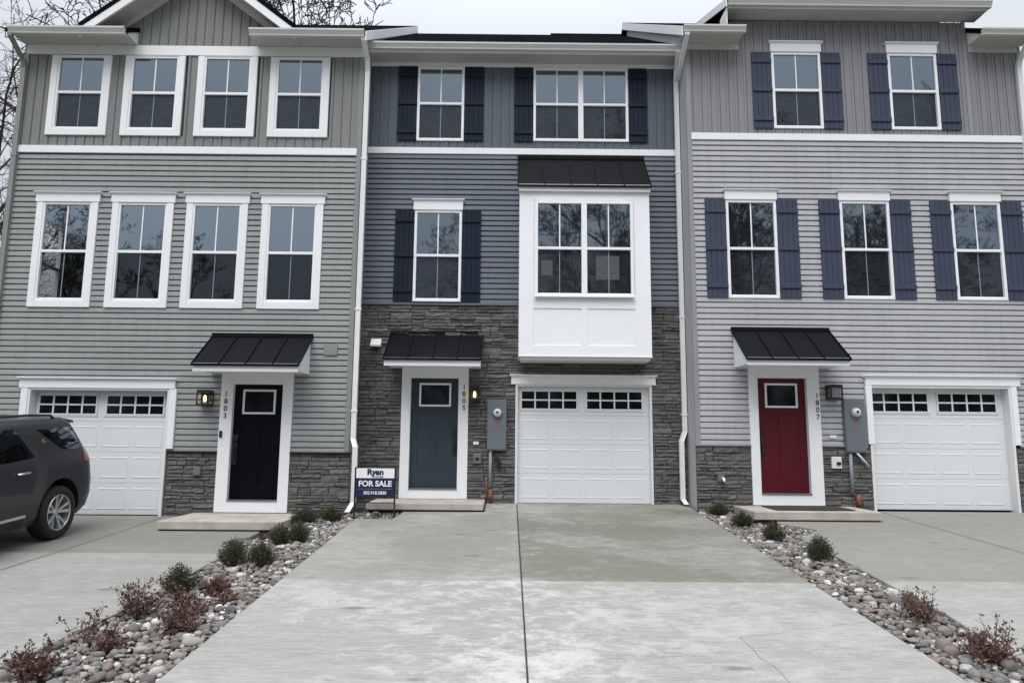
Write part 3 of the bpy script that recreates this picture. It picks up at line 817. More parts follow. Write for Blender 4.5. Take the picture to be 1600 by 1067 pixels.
# ---------------------------------------------------------------- middle house
F = 0.0
H = empty('townhouse', (.08, 0, 0), 'middle townhouse in slate blue siding over stone, with white bay and teal blue door', 'townhouse', 'townhouses in the row')
x0, x1 = -2.92, 3.09
W3 = (-2.0, -1.085, 6.83, 8.36); D3 = (.262, 2.112, 6.845, 8.36); W2 = (-1.985, -1.085, 3.67, 5.44)
BAY = (0.0, 2.365, 2.605, 6.50)
GAR = (0.0, 2.415, -.1, 2.13); DOOR = (-1.975, -1.078, .225, 2.248)
stone(x0, x1, -.15, 3.595, F, [(-2.13, -.905, -.2, 2.46), (-.045, 2.46, -.2, 2.14), (0.01, 2.355, 2.62, 9)], H, 3)
MB().box(x0, 0.0, F - .075, F, 3.596, 3.632).build('stone_ledge', 'M_cor', H, bevel=.004)
MB().box(2.366, x1, F - .075, F, 3.596, 3.632).build('stone_ledge', 'M_cor', H, bevel=.004)
lap(x0, x1, 3.634, 6.565, F, [W2, BAY], 'M_lap', H)
MB().box(x0, x1, F - .045, F, 6.566, 6.69).build('band_board', 'white', H, bevel=.004)
batten(x0, x1, 6.691, 8.36, F, [W3, D3], 'M_bat', H, phase=.03)
sheet(MB(), x0, x1, -.3, 8.6, F + .075, [(-.02, 2.43, -1, 2.12)]).build('house_wall', 'M_cor', H, fix=False)
gable_shell(H, x0, x1, F + .07, 8.60, -.45, 6.0, 'M_lap')
eave_box(H, x0 - .03, x1 + .0, F, -.40, 8.46, 8.365)
gutter(H, x0 + .02, x1 - .03, -.401, 8.475, 8.600)
rf = MB(); roof_slab(rf, x0 - .02, x1 + .02, -.47, 8.60, 6.0, 8.60 + SL * 6.47); roof_slab(rf, x0 - .02, x1 + .02, 6.0, 8.60 + SL * 6.47, 12.5, 8.60)
ro = rf.build('roof', 'shingle', H)
rv = MB(); rv.box(.95, x1 - .1, 5.90, 6.10, 8.60 + SL * 6.35, 8.60 + SL * 6.47 - .012); rv.build('ridge_vent', 'shingle', ro)
window(H, F, *[W3[i] for i in (0, 1, 2, 3)])
window(H, F, *D3, units=2)
window(H, F, *W2, header=(-2.04, -1.04, 5.441, 5.65))
for a, b in ((-2.372, -2.003), (-1.082, -.705), (-.115, .258), (2.116, 2.48)): shutter(H, F, a, b, 6.83, 8.355, 'shutM')
for a, b in ((-2.355, -1.989), (-1.081, -.718)): shutter(H, F, a, b, 3.665, 5.45, 'shutM')
front_door(H, F, *DOOR, 'blue_door', -2.13, -.905, .067, 2.46, 1, (-.985, 2.07, '1805'))
canopy(H, F, -2.35, -.665, 3.07, 2.535, 2.385, .75, seams=3)
wall_lamp(H, F, -.79, 1.95, .16, .28, True)
# bay window box
B = MB(); bx0, bx1, bz0, bz1 = 0.0, 2.365, 2.605, 5.62
B.box(bx0, bx1, -.60, -.001, bz0 + .03, bz1 + .02)
bay = B.build('bay_window_box', 'bay', H, bevel=.004)
b2 = MB(); yb = -.60
WB = (.285, 2.055, 3.66, 5.43)
for a, b, c_, d in ((bx0, .262, bz0, bz1), (2.078, bx1, bz0, bz1), (.262, 2.078, 5.453, bz1), (.262, 2.078, 3.45, 3.63), (.262, 2.078, bz0, 2.79), (1.115, 1.225, 2.79, 3.45)):
    b2.box(a + .0, b, yb - .014, yb - .0005, c_, d)
b2.build('bay_trim', 'bay', bay, bevel=.004)
MB().box(-.004, 2.369, yb - .028, -.0, 2.580, 2.604).build('bay_base_board', 'white', bay, bevel=.004)
MB().box(.03, 2.335, yb + .02, -.055, 2.53, 2.579).build('bay_underside', 'jamb', bay)
window(H, yb - .024, *WB, units=2, sill=True, sticker=[(.40, .60, 4.05, 4.33), (1.38, 1.80, 3.98, 4.42)])
canopy(H, F, -.015, 2.38, 6.50, 5.745, 5.61, .66, name='bay_roof', seams=4)
garage_trim(H, F, 0.0, 2.415, -.05, 2.10, -.155, 2.56, 2.135, 2.315, .03)
garage_door(H, F, 0.0, 2.415, .0, 2.10, .03)
# downspout on the right corner (collects both gutters), hooks at the top
pipe_run(H, [(3.00, -.47, 8.50), (3.00, -.47, 8.44), (3.02, -.20, 8.22), (3.03, -.115, 8.0), (3.03, -.115, 1.30), (2.955, -.155, 1.12), (2.955, -.155, .10), (2.99, -.26, .02)])
# electrical gear
def meter(house, F, x0, x1, z0, z1, d=.13):
    o = MB().box(x0, x1, F - d, F - .03, z0, z1).build('meter_box', 'steel', house, bevel=.006)
    cx = (x0 + x1) / 2; cz = z1 - .24
    mb = MB(); mb.box(x0 + .012, x1 - .012, F - d - .006, F - d + .001, z0 + .02, z1 - .40); mb.build('meter_cover', 'steel', o, bevel=.003)
    MB().lathe([(0, -.085), (.055, -.08), (.075, -.055), (.082, 0)], (cx + .01, F - d, cz), 'y', 24).build('meter_dial', 'meterglass', o, smooth=True)
    MB().lathe([(0, -.090), (.022, -.089), (.026, -.075)], (cx + .01, F - d, cz + .01), 'y', 12).build('meter_face', 'black', o)
    MB().lathe([(.084, -.022), (.094, -.018), (.094, .001)], (cx + .01, F - d, cz), 'y', 24).build('meter_ring', 'steel', o)
    MB().lathe([(0, -.009), (.034, -.008), (.036, -.005)], (cx - .01, F - d, z1 - .52), 'y', 18).build('warning_label', 'pinklabel', o)
    return o
m_ = meter(H, F, -.555, -.205, .935, 1.845)
MB().tube([(-.49, -.08, .94), (-.49, -.08, .28)], .030, 12).build('conduit', 'conduit', H, smooth=True)
MB().tube([(-.485, -.08, .24), (-.478, -.082, .02)], .033, 12).build('conduit_sleeve', 'rust', H, smooth=True)
MB().tube([(-.56, -.06, .42), (-.55, -.06, .22), (-.56, -.07, .02)], .016, 8).build('copper_pipe', 'rust', H, smooth=True)
MB().tube([(-.40, -.08, .94), (-.36, -.10, .82), (-.33, -.12, .74), (-.35, -.12, .66), (-.41, -.1, .70), (-.41, -.09, .80), (-.35, -.1, .86), (-.31, -.1, .70), (-.32, -.1, .58)], .013, 8).build('cable_loop', 'black', H, smooth=True)
def small_box(house, F, x, z, w, h, name, mat, d=.07):
    return MB().box(x - w / 2, x + w / 2, F - d, F - .03, z - h / 2, z + h / 2).build(name, mat, house, bevel=.005)
small_box(H, F, -.755, 1.06, .10, .055, 'gas_tag', 'white', .075)
so = small_box(H, F, -.73, .78, .14, .17, 'outlet_cover', 'steel', .09)
MB().box(-.765, -.695, F - .10, F - .0905, .755, .80).build('outlet_face', 'black', so)
v_ = MB(); v_.extrude_x([(F - .03, 2.80), (F - .15, 2.80), (F - .16, 2.83), (F - .06, 2.955), (F - .03, 2.955)], -2.72, -2.53); vo = v_.build('vent_hood', 'white', H, bevel=.004)
MB().box(-2.70, -2.55, F - .14, F - .04, 2.785, 2.7995).build('vent_opening', 'black', vo)

# ---------------------------------------------------------------- left house
F = -.6
H = empty('townhouse', (-6.05, F, -.2), 'left townhouse in sage grey siding with a gable and a black door', 'townhouse', 'townhouses in the row')
x0, x1 = -9.28, -2.92; c0, c1 = -9.19, -3.01
t_ = .12
A3 = [(x + t_, x + 1.11 - t_, 6.605 + t_, 8.165) for x in (-8.745, -7.375, -6.022, -4.668)]
A2 = [(x + t_, x + 1.11 - t_, 3.39 + t_, 5.315) for x in (-8.745, -7.380, -6.035, -4.670)]
hole3 = [(a - t_, b + t_, c - t_, 9) for a, b, c, d in A3]; hole2 = [(a - t_ + .001, b + t_ - .001, c - t_ + .001, d) for a, b, c, d in A2]
DOOR = (-4.985, -4.10, .045, 2.06)
fr_h = (-5.185, -3.935, -.4, 2.245)
lap(c0, c1, .87, 6.265, F, hole2 + [fr_h, (-8.56, -6.08, -1, 1.96), (-5.40, -3.66, 2.25, 2.3)], 'L_lap', H)
stone(-6.04, -5.185, -.45, .855, F, [], H, 4)
stone(-3.935, x1 + .02, -.45, .855, F, [], H, 9)
stone(x0, -8.60, -.45, .855, F, [], H, 5)
MB().box(-6.045, -5.187, F - .080, F, .857, .889).build('stone_ledge', 'black', H, bevel=.003)
MB().box(-3.933, x1 + .05, F - .080, F, .857, .889).build('stone_ledge', 'black', H, bevel=.003)
MB().box(c0 - .01, c1 + .01, F - .045, F, 6.266, 6.40).build('band_board', 'white', H, bevel=.004)
apx, apz = -6.09, 8.50 + .77 * 1.95
batten(c0, c1, 6.401, 13, F, hole3, 'L_bat', H, ztop=lambda x: 8.19 if abs(x - apx) > 1.93 else 8.19)
batten(-8.02, -4.16, 8.40, 13, F, [], 'L_bat', H, ztop=lambda x: apz - .02 - .77 * abs(x - apx), phase=.05)
for a, b in ((x0, c0), (c1, x1)): MB().box(a, b, F - .035, F, .89, 8.39).build('corner_board', 'L_cor', H, bevel=.003)
wl = MB(); sheet(wl, x0, x1, -.5, 8.6, F + .07, [(-8.7, -3.6, 3.5, 5.4), (-8.52, -6.10, -1, 1.94)]); wl.build('house_wall', 'L_cor', H, fix=False)
gable_shell(H, x0, x1, F + .0, 8.47, -1.05, 5.4, 'L_lap', left_hole=(.05, .95, 3.55, 5.30))
# the room behind the second floor windows, with its side window
rm = MB(); ra, rb, rc, rd_ = x0 + .02, x1 - .05, F + .072, 3.4
z_a, z_b = 3.15, 5.75
rm.face([(ra, rc, z_a), (rb, rc, z_a), (rb, rd_, z_a), (ra, rd_, z_a)]); rm.face([(ra, rc, z_b), (rb, rc, z_b), (rb, rd_, z_b), (ra, rd_, z_b)])
rm.face([(ra, rd_, z_a), (rb, rd_, z_a), (rb, rd_, z_b), (ra, rd_, z_b)]); rm.face([(rb, rc, z_a), (rb, rd_, z_a), (rb, rd_, z_b), (rb, rc, z_b)])
for a, b, c_, d in ((rc, .05, z_a, z_b), (.95, rd_, z_a, z_b), (.05, .95, z_a, 3.55), (.05, .95, 5.30, z_b)):
    rm.face([(ra, a, c_), (ra, b, c_), (ra, b, d), (ra, a, d)])
rm.build('room', 'interior', H, fix=False)
sw = MB()
for a, b, c_, d in ((.05, .10, 3.55, 5.30), (.90, .95, 3.55, 5.30), (.10, .90, 3.55, 3.60), (.10, .90, 5.25, 5.30), (.10, .90, 4.40, 4.45)):
    sw.box(x0 - .03, x0 + .05, a, b, c_, d)
sw.build('side_window', 'vinyl', H)
for a, b, c_, d in A3: window(H, F, a, b, c_, d, trim=t_, fr=.035)
for a, b, c_, d in A2: window(H, F, a, b, c_, d, trim=t_, header=(a - t_ - .055, b + t_ + .055, d + .012, d + .195), see=True, fr=.035)
MB().box(c0 - .05, x1 + .0, F - .040, F - .001, 8.195, 8.385).build('frieze_board', 'white', H, bevel=.003)
for a, b in ((-9.30, -7.19), (-4.94, -2.85)):
    MB().box(a, b, -1.0, F - .042, 8.386, 8.398).build('soffit', 'soffit', H)
    MB().box(a, b, -1.001, -.97, 8.384, 8.50).build('fascia_board', 'white', H)
    MB().extrude_x([(-.999, 8.40), (F - .01, 8.40), (F - .01, 8.42 + SL * .4), (-.999, 8.42)], b - .03 if a < -6 else a, b if a < -6 else a + .03).build('eave_return_end', 'white', H)
    gutter(H, a, b, -1.002, 8.345, 8.475)
rf = MB(); zr = 8.47 + SL * 6.45
for a, b in ((-9.38, -7.17), (-4.96, -2.83)): roof_slab(rf, a, b, -1.05, 8.47, -.52, 8.47 + SL * .53)
roof_slab(rf, -9.38, -2.83, -.52, 8.47 + SL * .53, 5.4, zr); roof_slab(rf, -9.38, -2.83, 5.4, zr, 11.9, 8.47)
ro = rf.build('roof', 'shingle', H)
# front gable roof with white rakes
rr = MB(); g = .77
for s in (-1, 1):
    fx, fz = apx + s * 1.99, apz - g * 1.99
    L = [(apx, apz), (fx, fz), (fx, fz - .10), (apx, apz - .10)]
    rr.extrude_y([(a, b + .115) for a, b in L] if s > 0 else [(a, b + .115) for a, b in L], -1.03, 2.3)
rr.build('gable_roof', 'shingle', ro)
for s in (-1, 1):
    fx, fz = apx + s * 1.97, apz - g * 1.97
    MB().extrude_y([(apx, apz + .012), (fx, fz + .012), (fx, fz - .16), (apx, apz - .16)], -1.0 - .02, -.99 + .012).build('rake_board', 'white', ro, bevel=.002)
    MB().extrude_y([(apx, apz - .10), (fx, fz - .10), (fx, fz - .115), (apx, apz - .115)], -.975, F - .026).build('rake_soffit', 'soffit', ro)
    MB().extrude_y([(apx, apz - .116), (fx - s * .12, fz - .116 + g * .12), (fx - s * .12, fz - .25 + g * .12), (apx, apz - .25)], F - .045, F - .025).build('rake_frieze', 'gutter', ro)
# right rake over the lower neighbour roof
def side_rake(house, ro, x, xw, ye, ze, yr, zr_):
    s = 1 if x > xw else -1
    a, b = sorted((x, x + s * .02))
    MB().extrude_x([(ye - .02, ze - .015), (yr, zr_ - .015), (yr, zr_ - .22), (ye - .02, ze - .20)], a, b).build('rake_board', 'white', ro, bevel=.002)
    a, b = sorted((xw, x - s * .001))
    MB().extrude_x([(ye, ze - .135), (yr, zr_ - .135), (yr, zr_ - .15), (ye, ze - .15)], a, b).build('rake_soffit', 'jamb', ro)
    a, b = sorted((xw, xw + s * .015))
    MB().extrude_x([(ye + .45, ze - .15 + SL * .45), (yr, zr_ - .15), (yr, zr_ - .62), (ye + .45, ze - .62 + SL * .45)], a, b).build('side_flashing', 'flash', ro)
side_rake(H, ro, -2.83, x1 + .003, -1.05, 8.47, 5.4, zr)
front_door(H, F, *DOOR, 'black_door', -5.185, -3.935, -.14, 2.245, -1, (-5.09, 1.87, '1803'))
small_box(H, F - .035, -5.14, 1.18, .045, .115, 'doorbell', 'black', .055)
canopy(H, F, -5.40, -3.655, 2.905, 2.345, 2.20, .75, seams=3)
wall_lamp(H, F, -5.43, 1.80, .19, .26, True)
small_box(H, F, -3.315, 2.67, .24, .20, 'vent_cover', 'L_cor', .05)
so = small_box(H, F, -5.50, .55, .12, .14, 'outlet_cover', 'steel', .10)
garage_trim(H, F, -8.50, -6.12, -.5, 1.92, -8.735, -5.965, 1.955, 2.135, .12, legs=((-8.665, -8.546), (-6.119 + .046, -5.96)), legz=.92)
garage_door(H, F, -8.50, -6.12, -.21, 1.92, .12)
pipe_run(H, [(-2.87, -1.03, 8.36), (-2.87, -1.02, 8.30), (-2.855, -.70, 8.10), (-2.855, -.64, 7.9), (-2.855, -.64, 1.12), (-2.80, -.70, .98), (-2.80, -.70, .05), (-2.87, -.82, -.10)])
pipe_run(H, [(-9.27, -1.05, 8.36), (-9.27, -1.04, 8.30), (-9.24, -.70, 8.02), (-9.24, -.655, 7.9), (-9.24, -.655, .2)], mat='L_cor')

# ---------------------------------------------------------------- right house
F = -.6
H = empty('townhouse', (6.2, F, 0), 'right townhouse in mauve grey siding with navy shutters and a dark red door', 'townhouse', 'townhouses in the row')
x0, x1 = 3.09, 9.42; c0, c1 = 3.175, 9.34
W3 = [(4.705, 5.632, 6.875, 8.385), (6.893, 7.820, 6.875, 8.385)]
W2 = [(3.752, 4.672, 3.665, 5.49), (5.828, 6.738, 3.665, 5.49), (7.858, 8.768, 3.665, 5.49)]
hd = lambda w, h: (w[0] - .045, w[1] + .045, w[3] + .001, w[3] + h)
DOOR = (4.182, 5.066, .225, 2.248); fr_h = (4.04, 5.275, -.3, 2.445)
lap(c0, c1, 1.062, 6.64, F, W2 + [fr_h, (6.08, 8.75, -1, 2.14)], 'R_lap', H)
stone(x0, 4.04, -.3, 1.045, F, [], H, 6)
stone(5.275, 6.16, -.3, 1.045, F, [], H, 8)
stone(8.66, x1, -.3, 1.045, F, [], H, 7)
for a, b in ((x0 - .02, 4.038), (5.277, 6.07), (8.77, x1)): MB().box(a, b, F - .080, F, 1.047, 1.080).build('stone_ledge', 'R_cor', H, bevel=.003)
MB().box(c0 - .01, c1 + .01, F - .045, F, 6.641, 6.77).build('band_board', 'white', H, bevel=.004)
batten(c0, c1, 6.771, 9.03, F, W3, 'R_bat', H, ztop=lambda x: 9.03 if 3.95 < x < 8.42 else 8.54, phase=.04)
MB().box(x0, c0, F - .035, F, 1.081, 8.54).build('corner_board', 'R_cor', H, bevel=.003)
MB().box(c1, x1, F - .035, F, 1.081, 8.54).build('corner_board', 'R_cor', H, bevel=.003)
MB().box(8.34, 8.42, F - .032, F - .002, 6.78, 9.03).build('corner_board', 'R_cor', H, bevel=.003)
sheet(MB(), x0, x1, -.5, 8.6, F + .07, [(6.14, 8.62, -1, 2.10)]).build('house_wall', 'R_cor', H, fix=False)
sheet(MB(), 3.95, 8.42, 8.5, 9.03, F + .003, []).build('house_wall', 'R_cor', H, fix=False)
gable_shell(H, x0, x1, F + .0, 8.635, -1.05, 5.4, 'R_lap')
for w in W3: window(H, F, *w, header=hd(w, .205))
for w in W2: window(H, F, *w, header=hd(w, .195))
for w in W3:
    shutter(H, F, w[0] - .375, w[0] - .003, 6.87, 8.38, 'shutR'); shutter(H, F, w[1] + .003, w[1] + .370, 6.87, 8.38, 'shutR')
for w in W2:
    shutter(H, F, w[0] - .385, w[0] - .003, 3.665, 5.50, 'shutR'); shutter(H, F, w[1] + .003, w[1] + .390, 3.665, 5.50, 'shutR')
for a, b in ((2.98, 4.09), (8.44, 9.45)):
    MB().box(a, b, -1.0, F - .032, 8.546, 8.560).build('soffit', 'soffit', H)
    MB().box(a, b, -1.001, -.97, 8.544, 8.66).build('fascia_board', 'white', H)
    fx0, fx1 = (3.12, 4.10) if a < 5 else (8.44, 9.36)
    MB().box(fx0, fx1, F - .040, F - .0, 8.425, 8.545).build('frieze_board', 'gutter', H, bevel=.003)
    gutter(H, a - .02, b + .01, -1.002, 8.515, 8.635)
    e0, e1 = (b - .03, b) if a < 5 else (a, a + .03)
    MB().extrude_x([(-.999, 8.56), (F - .01, 8.56), (F - .01, 8.58 + SL * .4), (-.999, 8.58)], e0, e1).build('eave_return_end', 'white', H)
MB().box(3.80, 8.62, -1.0, F - .005, 9.045, 9.058).build('soffit', 'soffit', H)
MB().box(3.80, 8.62, -1.001, -.97, 9.043, 9.16).build('fascia_board', 'white', H)
gutter(H, 3.80, 8.64, -1.002, 9.05, 9.185)
rf = MB(); zr = 8.635 + SL * 6.45
for a, b in ((2.95, 4.10), (8.42, 9.5)): roof_slab(rf, a, b, -1.05, 8.635, -.5, 8.635 + SL * .55)
roof_slab(rf, 2.95, 9.5, -.5, 8.635 + SL * .55, 5.4, zr); roof_slab(rf, 2.95, 9.5, 5.4, zr, 11.9, 8.635)
ro = rf.build('roof', 'shingle', H)
d_ = MB(); roof_slab(d_, 3.78, 8.66, -1.06, 9.20, 1.10, 9.20 + .39 * 2.16, .07)
dr = d_.build('raised_roof', 'shingle', ro)
MB().extrude_x([(-1.06, 9.18), (.9, 9.18 + .39 * 1.96), (.9, 9.03 + .39 * 1.96), (-1.06, 9.03)], 3.757, 3.779).build('rake_board', 'white', dr)
MB().extrude_x([(-1.0, 9.04), (-.6, 9.04), (-.6, 8.62), (-.97, 8.62)], 3.78, 3.80).build('eave_end_board', 'white', dr)
MB().extrude_x([(-.6, 8.5), (1.0, 9.3), (1.0, 9.8), (-.6, 9.12)], 3.93, 3.948).build('cheek_wall', 'black', dr)
side_rake(H, ro, 2.95, x0 - .003, -1.05, 8.635, 5.4, zr)
front_door(H, F, *DOOR, 'red_door', 4.04, 5.275, .05, 2.445, -1, (5.225, 1.93, '1807'))
canopy(H, F, 3.53, 5.49, 3.095, 2.50, 2.385, .75, seams=3) if False else canopy(H, F, 3.79, 5.50, 3.095, 2.52, 2.385, .75, seams=3)
wall_lamp(H, F, 5.50, 1.99, .19, .25, False)
m_ = meter(H, F, 5.665, 6.02, .955, 1.88)
MB().tube([(5.745, F - .08, .96), (5.745, F - .08, .26)], .030, 12).build('conduit', 'conduit', H, smooth=True)
MB().tube([(5.84, F - .08, .24), (5.842, F - .082, .02)], .038, 12).build('conduit_sleeve', 'rust', H, smooth=True)
MB().tube([(5.84, F - .10, .96), (5.93, F - .13, .84), (6.03, F - .12, .73)], .020, 8).build('conduit_offset', 'meterglass', H, smooth=True)
small_box(H, F, 5.48, 1.22, .12, .055, 'gas_tag', 'white', .05)
so = small_box(H, F, 5.505, .78, .17, .20, 'outlet_cover', 'jamb', .08)
MB().box(5.50, 5.57, F - .10, F - .0805, .74, .79).build('outlet_face', 'black', so)
hb = small_box(H, F, 3.50, .50, .12, .12, 'hose_bib_plate', 'steel', .08)
MB().tube([(3.52, F - .08, .50), (3.52, F - .16, .49), (3.52, F - .18, .44)], .022, 10).build('hose_bib', 'white', hb, smooth=True)
garage_trim(H, F, 6.165, 8.60, -.5, 2.08, 6.06, 8.84, 2.125, 2.30, .12, legs=((6.085, 6.119), (8.646, 8.745)), legz=1.10)
MB().box(6.085, 6.195, F - .072, F - .0585, 1.10, 2.124).build('garage_side_trim', 'white', H, bevel=.003)
garage_door(H, F, 6.165, 8.60, -.02, 2.08, .12)
pipe_run(H, [(3.03, -1.04, 8.52), (3.03, -1.03, 8.46), (3.04, -.62, 8.28), (3.04, -.44, 8.12), (3.03, -.22, 8.02)])
pipe_run(H, [(9.30, -1.04, 8.52), (9.30, -1.03, 8.46), (9.34, -.70, 8.22), (9.34, -.655, 8.1), (9.34, -.655, .15)])

# ---------------------------------------------------------------- steps, mat, sign
def step(poly, z1, zb, label, off=0):
    n = len(poly); low = min(gz(y) for x, y in poly) + off + .022; v = [(x, y, z1) for x, y in poly] + [(x, y, low) for x, y in poly]; mb = MB()
    mb.mesh(v, [tuple(range(n)), tuple(range(2 * n - 1, n - 1, -1))] + [(i, (i + 1) % n, n + (i + 1) % n, n + i) for i in range(n)])
    o = tag(mb.build('doorstep', 'step', bevel=.012), label, 'doorstep', 'concrete doorsteps')
    xs = [p[0] for p in poly]; ys = [p[1] for p in poly]
    MB().box(min(xs) + .03, max(xs) - .03, min(ys) + .03, max(ys), zb, low - .001).build('contact_shadow_block', 'soil', o)  # dark inset block added to draw the shadow line under the step
step([(-2.525, -1.0), (-.575, -1.0), (-.575, -.075), (-2.525, -.075)], .064, -.20, 'low concrete doorstep in front of the teal blue door')
step([(-5.52, -1.92), (-3.62, -1.92), (-3.62, -.675), (-5.52, -.675)], -.148, -.45, 'low concrete doorstep in front of the black door', LO)
step([(3.70, -1.68), (5.72, -1.68), (5.72, -.675), (3.70, -.675)], .040, -.25, 'low concrete doorstep in front of the dark red door')
tag(MB().box(4.12, 5.38, -1.50, -.80, .042, .060).build('doormat', 'mat', bevel=.004), 'dark doormat lying on the step of the red door', 'doormat')

sg = empty('yard_sign', (-2.27, -1.45, -.10), 'navy and white for sale sign on a black wire stand in the rock bed', 'sign')
y = -1.45; sx0, sx1 = -2.615, -1.985; sz0, sz1 = .20, .655
pn = MB().box(sx0, sx1, y - .006, y + .006, sz0, sz1 - .16).build('sign_panel', 'signnavy', sg)
MB().box(sx0, sx1, y - .0065, y + .0065, sz1 - .1595, sz1).build('sign_header', 'signwhite', pn)
cx = (sx0 + sx1) / 2
text_obj('Ryan', .125, (cx, y - .009, sz1 - .066), 'signnavy', pn, 'sign_name', offset=.0055, sx=1.08)
text_obj('HOMES', .036, (cx + .05, y - .009, sz1 - .140), 'signnavy', pn, 'sign_name', sx=1.4)
text_obj('FOR SALE', .122, (cx, y - .009, sz0 + .205), 'signwhite', pn, 'sign_words', offset=.0038, sx=1.02)
text_obj('302.918.2830', .068, (cx, y - .009, sz0 + .062), 'signwhite', pn, 'sign_phone', offset=.0015)
MB().box(sx0 + .04, sx1 - .04, y - .0085, y - .0065, sz0 + .122, sz0 + .127).build('sign_rule', 'conduit', pn)
fr = MB()
for x in (sx0 - .004, sx1 + .004): fr.box(x - .012, x + .012, y - .010, y + .010, -.22, sz1 + .012)
fr.box(sx0, sx1, y - .010, y + .010, sz1, sz1 + .014); fr.box(sx0, sx1, y - .008, y + .008, .10, .115); fr.box(sx0, sx1, y - .008, y + .008, sz0 - .012, sz0 - .0005)
fr.build('sign_frame', 'black', sg)

# =================================================================== PLANTS
def evergreen(x, y, z, r, h, seed):
    rnd = random.Random(seed); lf = MB(); st = MB()
    for k in range(int(170 + r * 350)):
        a = rnd.uniform(0, 6.283); t = rnd.random() ** .6
        lob = 1 + .22 * math.sin(2 * a + seed) + .15 * math.sin(3 * a + 2 * seed)
        tip = Vector((math.cos(a) * r * t * lob * rnd.uniform(.70, 1.12), math.sin(a) * r * t * lob * rnd.uniform(.70, 1.12), h * (1.0 - .50 * t * t) * rnd.uniform(.70, 1.08)))
        base = Vector((tip.x * .12, tip.y * .12, .0)); mid = Vector((tip.x * .62, tip.y * .62, tip.z * .45))
        if k % 4 == 0: st.tube([base, mid, tip * .97], [.005, .0035, .0015], 3, False)
        prev = mid
        for i in range(15):
            q = i / 14; p = mid.lerp(tip, q) + Vector([rnd.gauss(0, .007) for _ in range(3)])
            d = (tip - mid).normalized(); s = rnd.uniform(.013, .024)
            ax = Vector([rnd.gauss(0, 1) for _ in range(3)]).normalized(); sd = d.cross(ax).normalized()
            up = (d * .8 + sd * rnd.uniform(.5, 1.1)).normalized(); w = up.cross(ax).normalized() * s * .30
            lf.face([p - w * .3, p + up * s * .5 + w, p + up * s * 1.15, p + up * s * .5 - w])
    off = Vector((x, y, z))
    for mb in (lf, st): mb.v = [tuple(Vector(v) + off) for v in mb.v]
    return lf, st
def dry(x, y, z, r, h, seed, n=26):
    rnd = random.Random(seed); lf = MB(); st = MB(); off = Vector((x, y, z))
    for k in range(n):
        a = rnd.uniform(0, 6.283) if k % 3 else rnd.gauss(seed * 1.7, .6); L = rnd.uniform(.35, 1.15) ** 1.0
        p = off.copy(); d = Vector((math.cos(a) * rnd.uniform(.2, 1.5) * r / h, math.sin(a) * rnd.uniform(.2, 1.5) * r / h, 1)).normalized()
        pts = [p.copy()]
        for i in range(6):
            d = (d + Vector([rnd.gauss(0, .16) for _ in range(3)])).normalized(); p = p + d * h * L / 6; pts.append(p.copy())
        st.tube(pts, [.0045, .004, .0035, .003, .0025, .002, .0015], 4, False)
        tw = [pts[-1], pts[-2], pts[-3]]
        for q in (2, 3, 4, 5):
            dd = (d + Vector([rnd.gauss(0, .8) for _ in range(3)])).normalized(); e = pts[q] + dd * h * .22
            st.tube([pts[q], e], [.0025, .0012], 3, False); tw += [e, pts[q].lerp(e, .6)]
        for c in tw:
            for _ in range(rnd.choice((0, 0, 1, 2, 3, 6))):
                u = Vector([rnd.gauss(0, 1) for _ in range(3)]).normalized(); v = u.orthogonal().normalized(); s = rnd.uniform(.008, .021)
                b = c + Vector([rnd.gauss(0, .011) for _ in range(3)]); cu = u.cross(v) * s * .3
                lf.face([b, b + u * s + v * s * .5 + cu, b + u * s * 1.9, b + u * s - v * s * .5 - cu])
    return lf, st
def plant(kind, x, y, r, h, seed, label, zf, cat='shrub', name='evergreen_shrub', group=None, n=26):
    z = zf(x, y) - .01
    e = empty(name, (x, y, z), label, cat, group)
    lf, st = (evergreen(x, y, z, r, h, seed) if kind else dry(x, y, z, r, h, seed, n))
    lf.build('foliage', 'evergreen' if kind else 'deadleaf', e, fix=False); st.build('stems', 'twig', e, fix=False)
GE, GD = 'small evergreen shrubs in the rock beds', 'dry reddish shrubs in the rock beds'
zl, zr_f = bed_z_left, bed_z_right
plant(1, -3.44, -1.35, .21, .27, 1, 'small evergreen shrub right beside the step of the black door', zl, group=GE)
plant(1, -2.98, -1.45, .20, .25, 2, 'small evergreen shrub at the foot of the downspout, left of the for sale sign', zl, group=GE)
plant(1, -3.30, -3.0, .19, .30, 3, 'evergreen shrub, left one of the touching pair in the middle of the left rock bed', zl, group=GE)
plant(1, -3.02, -3.05, .19, .30, 4, 'evergreen shrub, right one of the touching pair in the middle of the left rock bed', zl, group=GE)
plant(1, -3.47, -4.15, .20, .36, 5, 'taller evergreen shrub at the driveway edge of the left bed, behind the lone round one', zl, group=GE)
plant(1, -3.08, -4.35, .19, .31, 6, 'evergreen shrub of the left bed closest to the middle driveway', zl, group=GE)
plant(1, -3.62, -5.25, .21, .33, 7, 'lone round evergreen shrub, nearest green one in the left bed', zl, group=GE)
plant(0, -3.18, -5.45, .22, .24, 8, 'low dry brown shrub lying among stones beside the lone green shrub', zl, name='dry_shrub', group=GD, n=44)
plant(0, -3.62, -6.05, .22, .38, 9, 'tall dry shrub with reddish seed heads in the left bed', zl, name='dry_shrub', group=GD, n=40)
plant(0, -3.10, -6.15, .20, .22, 10, 'low dark brown shrub at the centre of the left bed', zl, name='dry_shrub', group=GD, n=44)
plant(0, -2.98, -6.70, .18, .24, 11, 'dry brown shrub of the left bed leaning over the middle driveway edge', zl, name='dry_shrub', group=GD, n=40)
plant(0, -3.72, -6.75, .16, .34, 12, 'few thin dry sprigs reaching over the left driveway', zl, name='dry_shrub', group=GD, n=9)
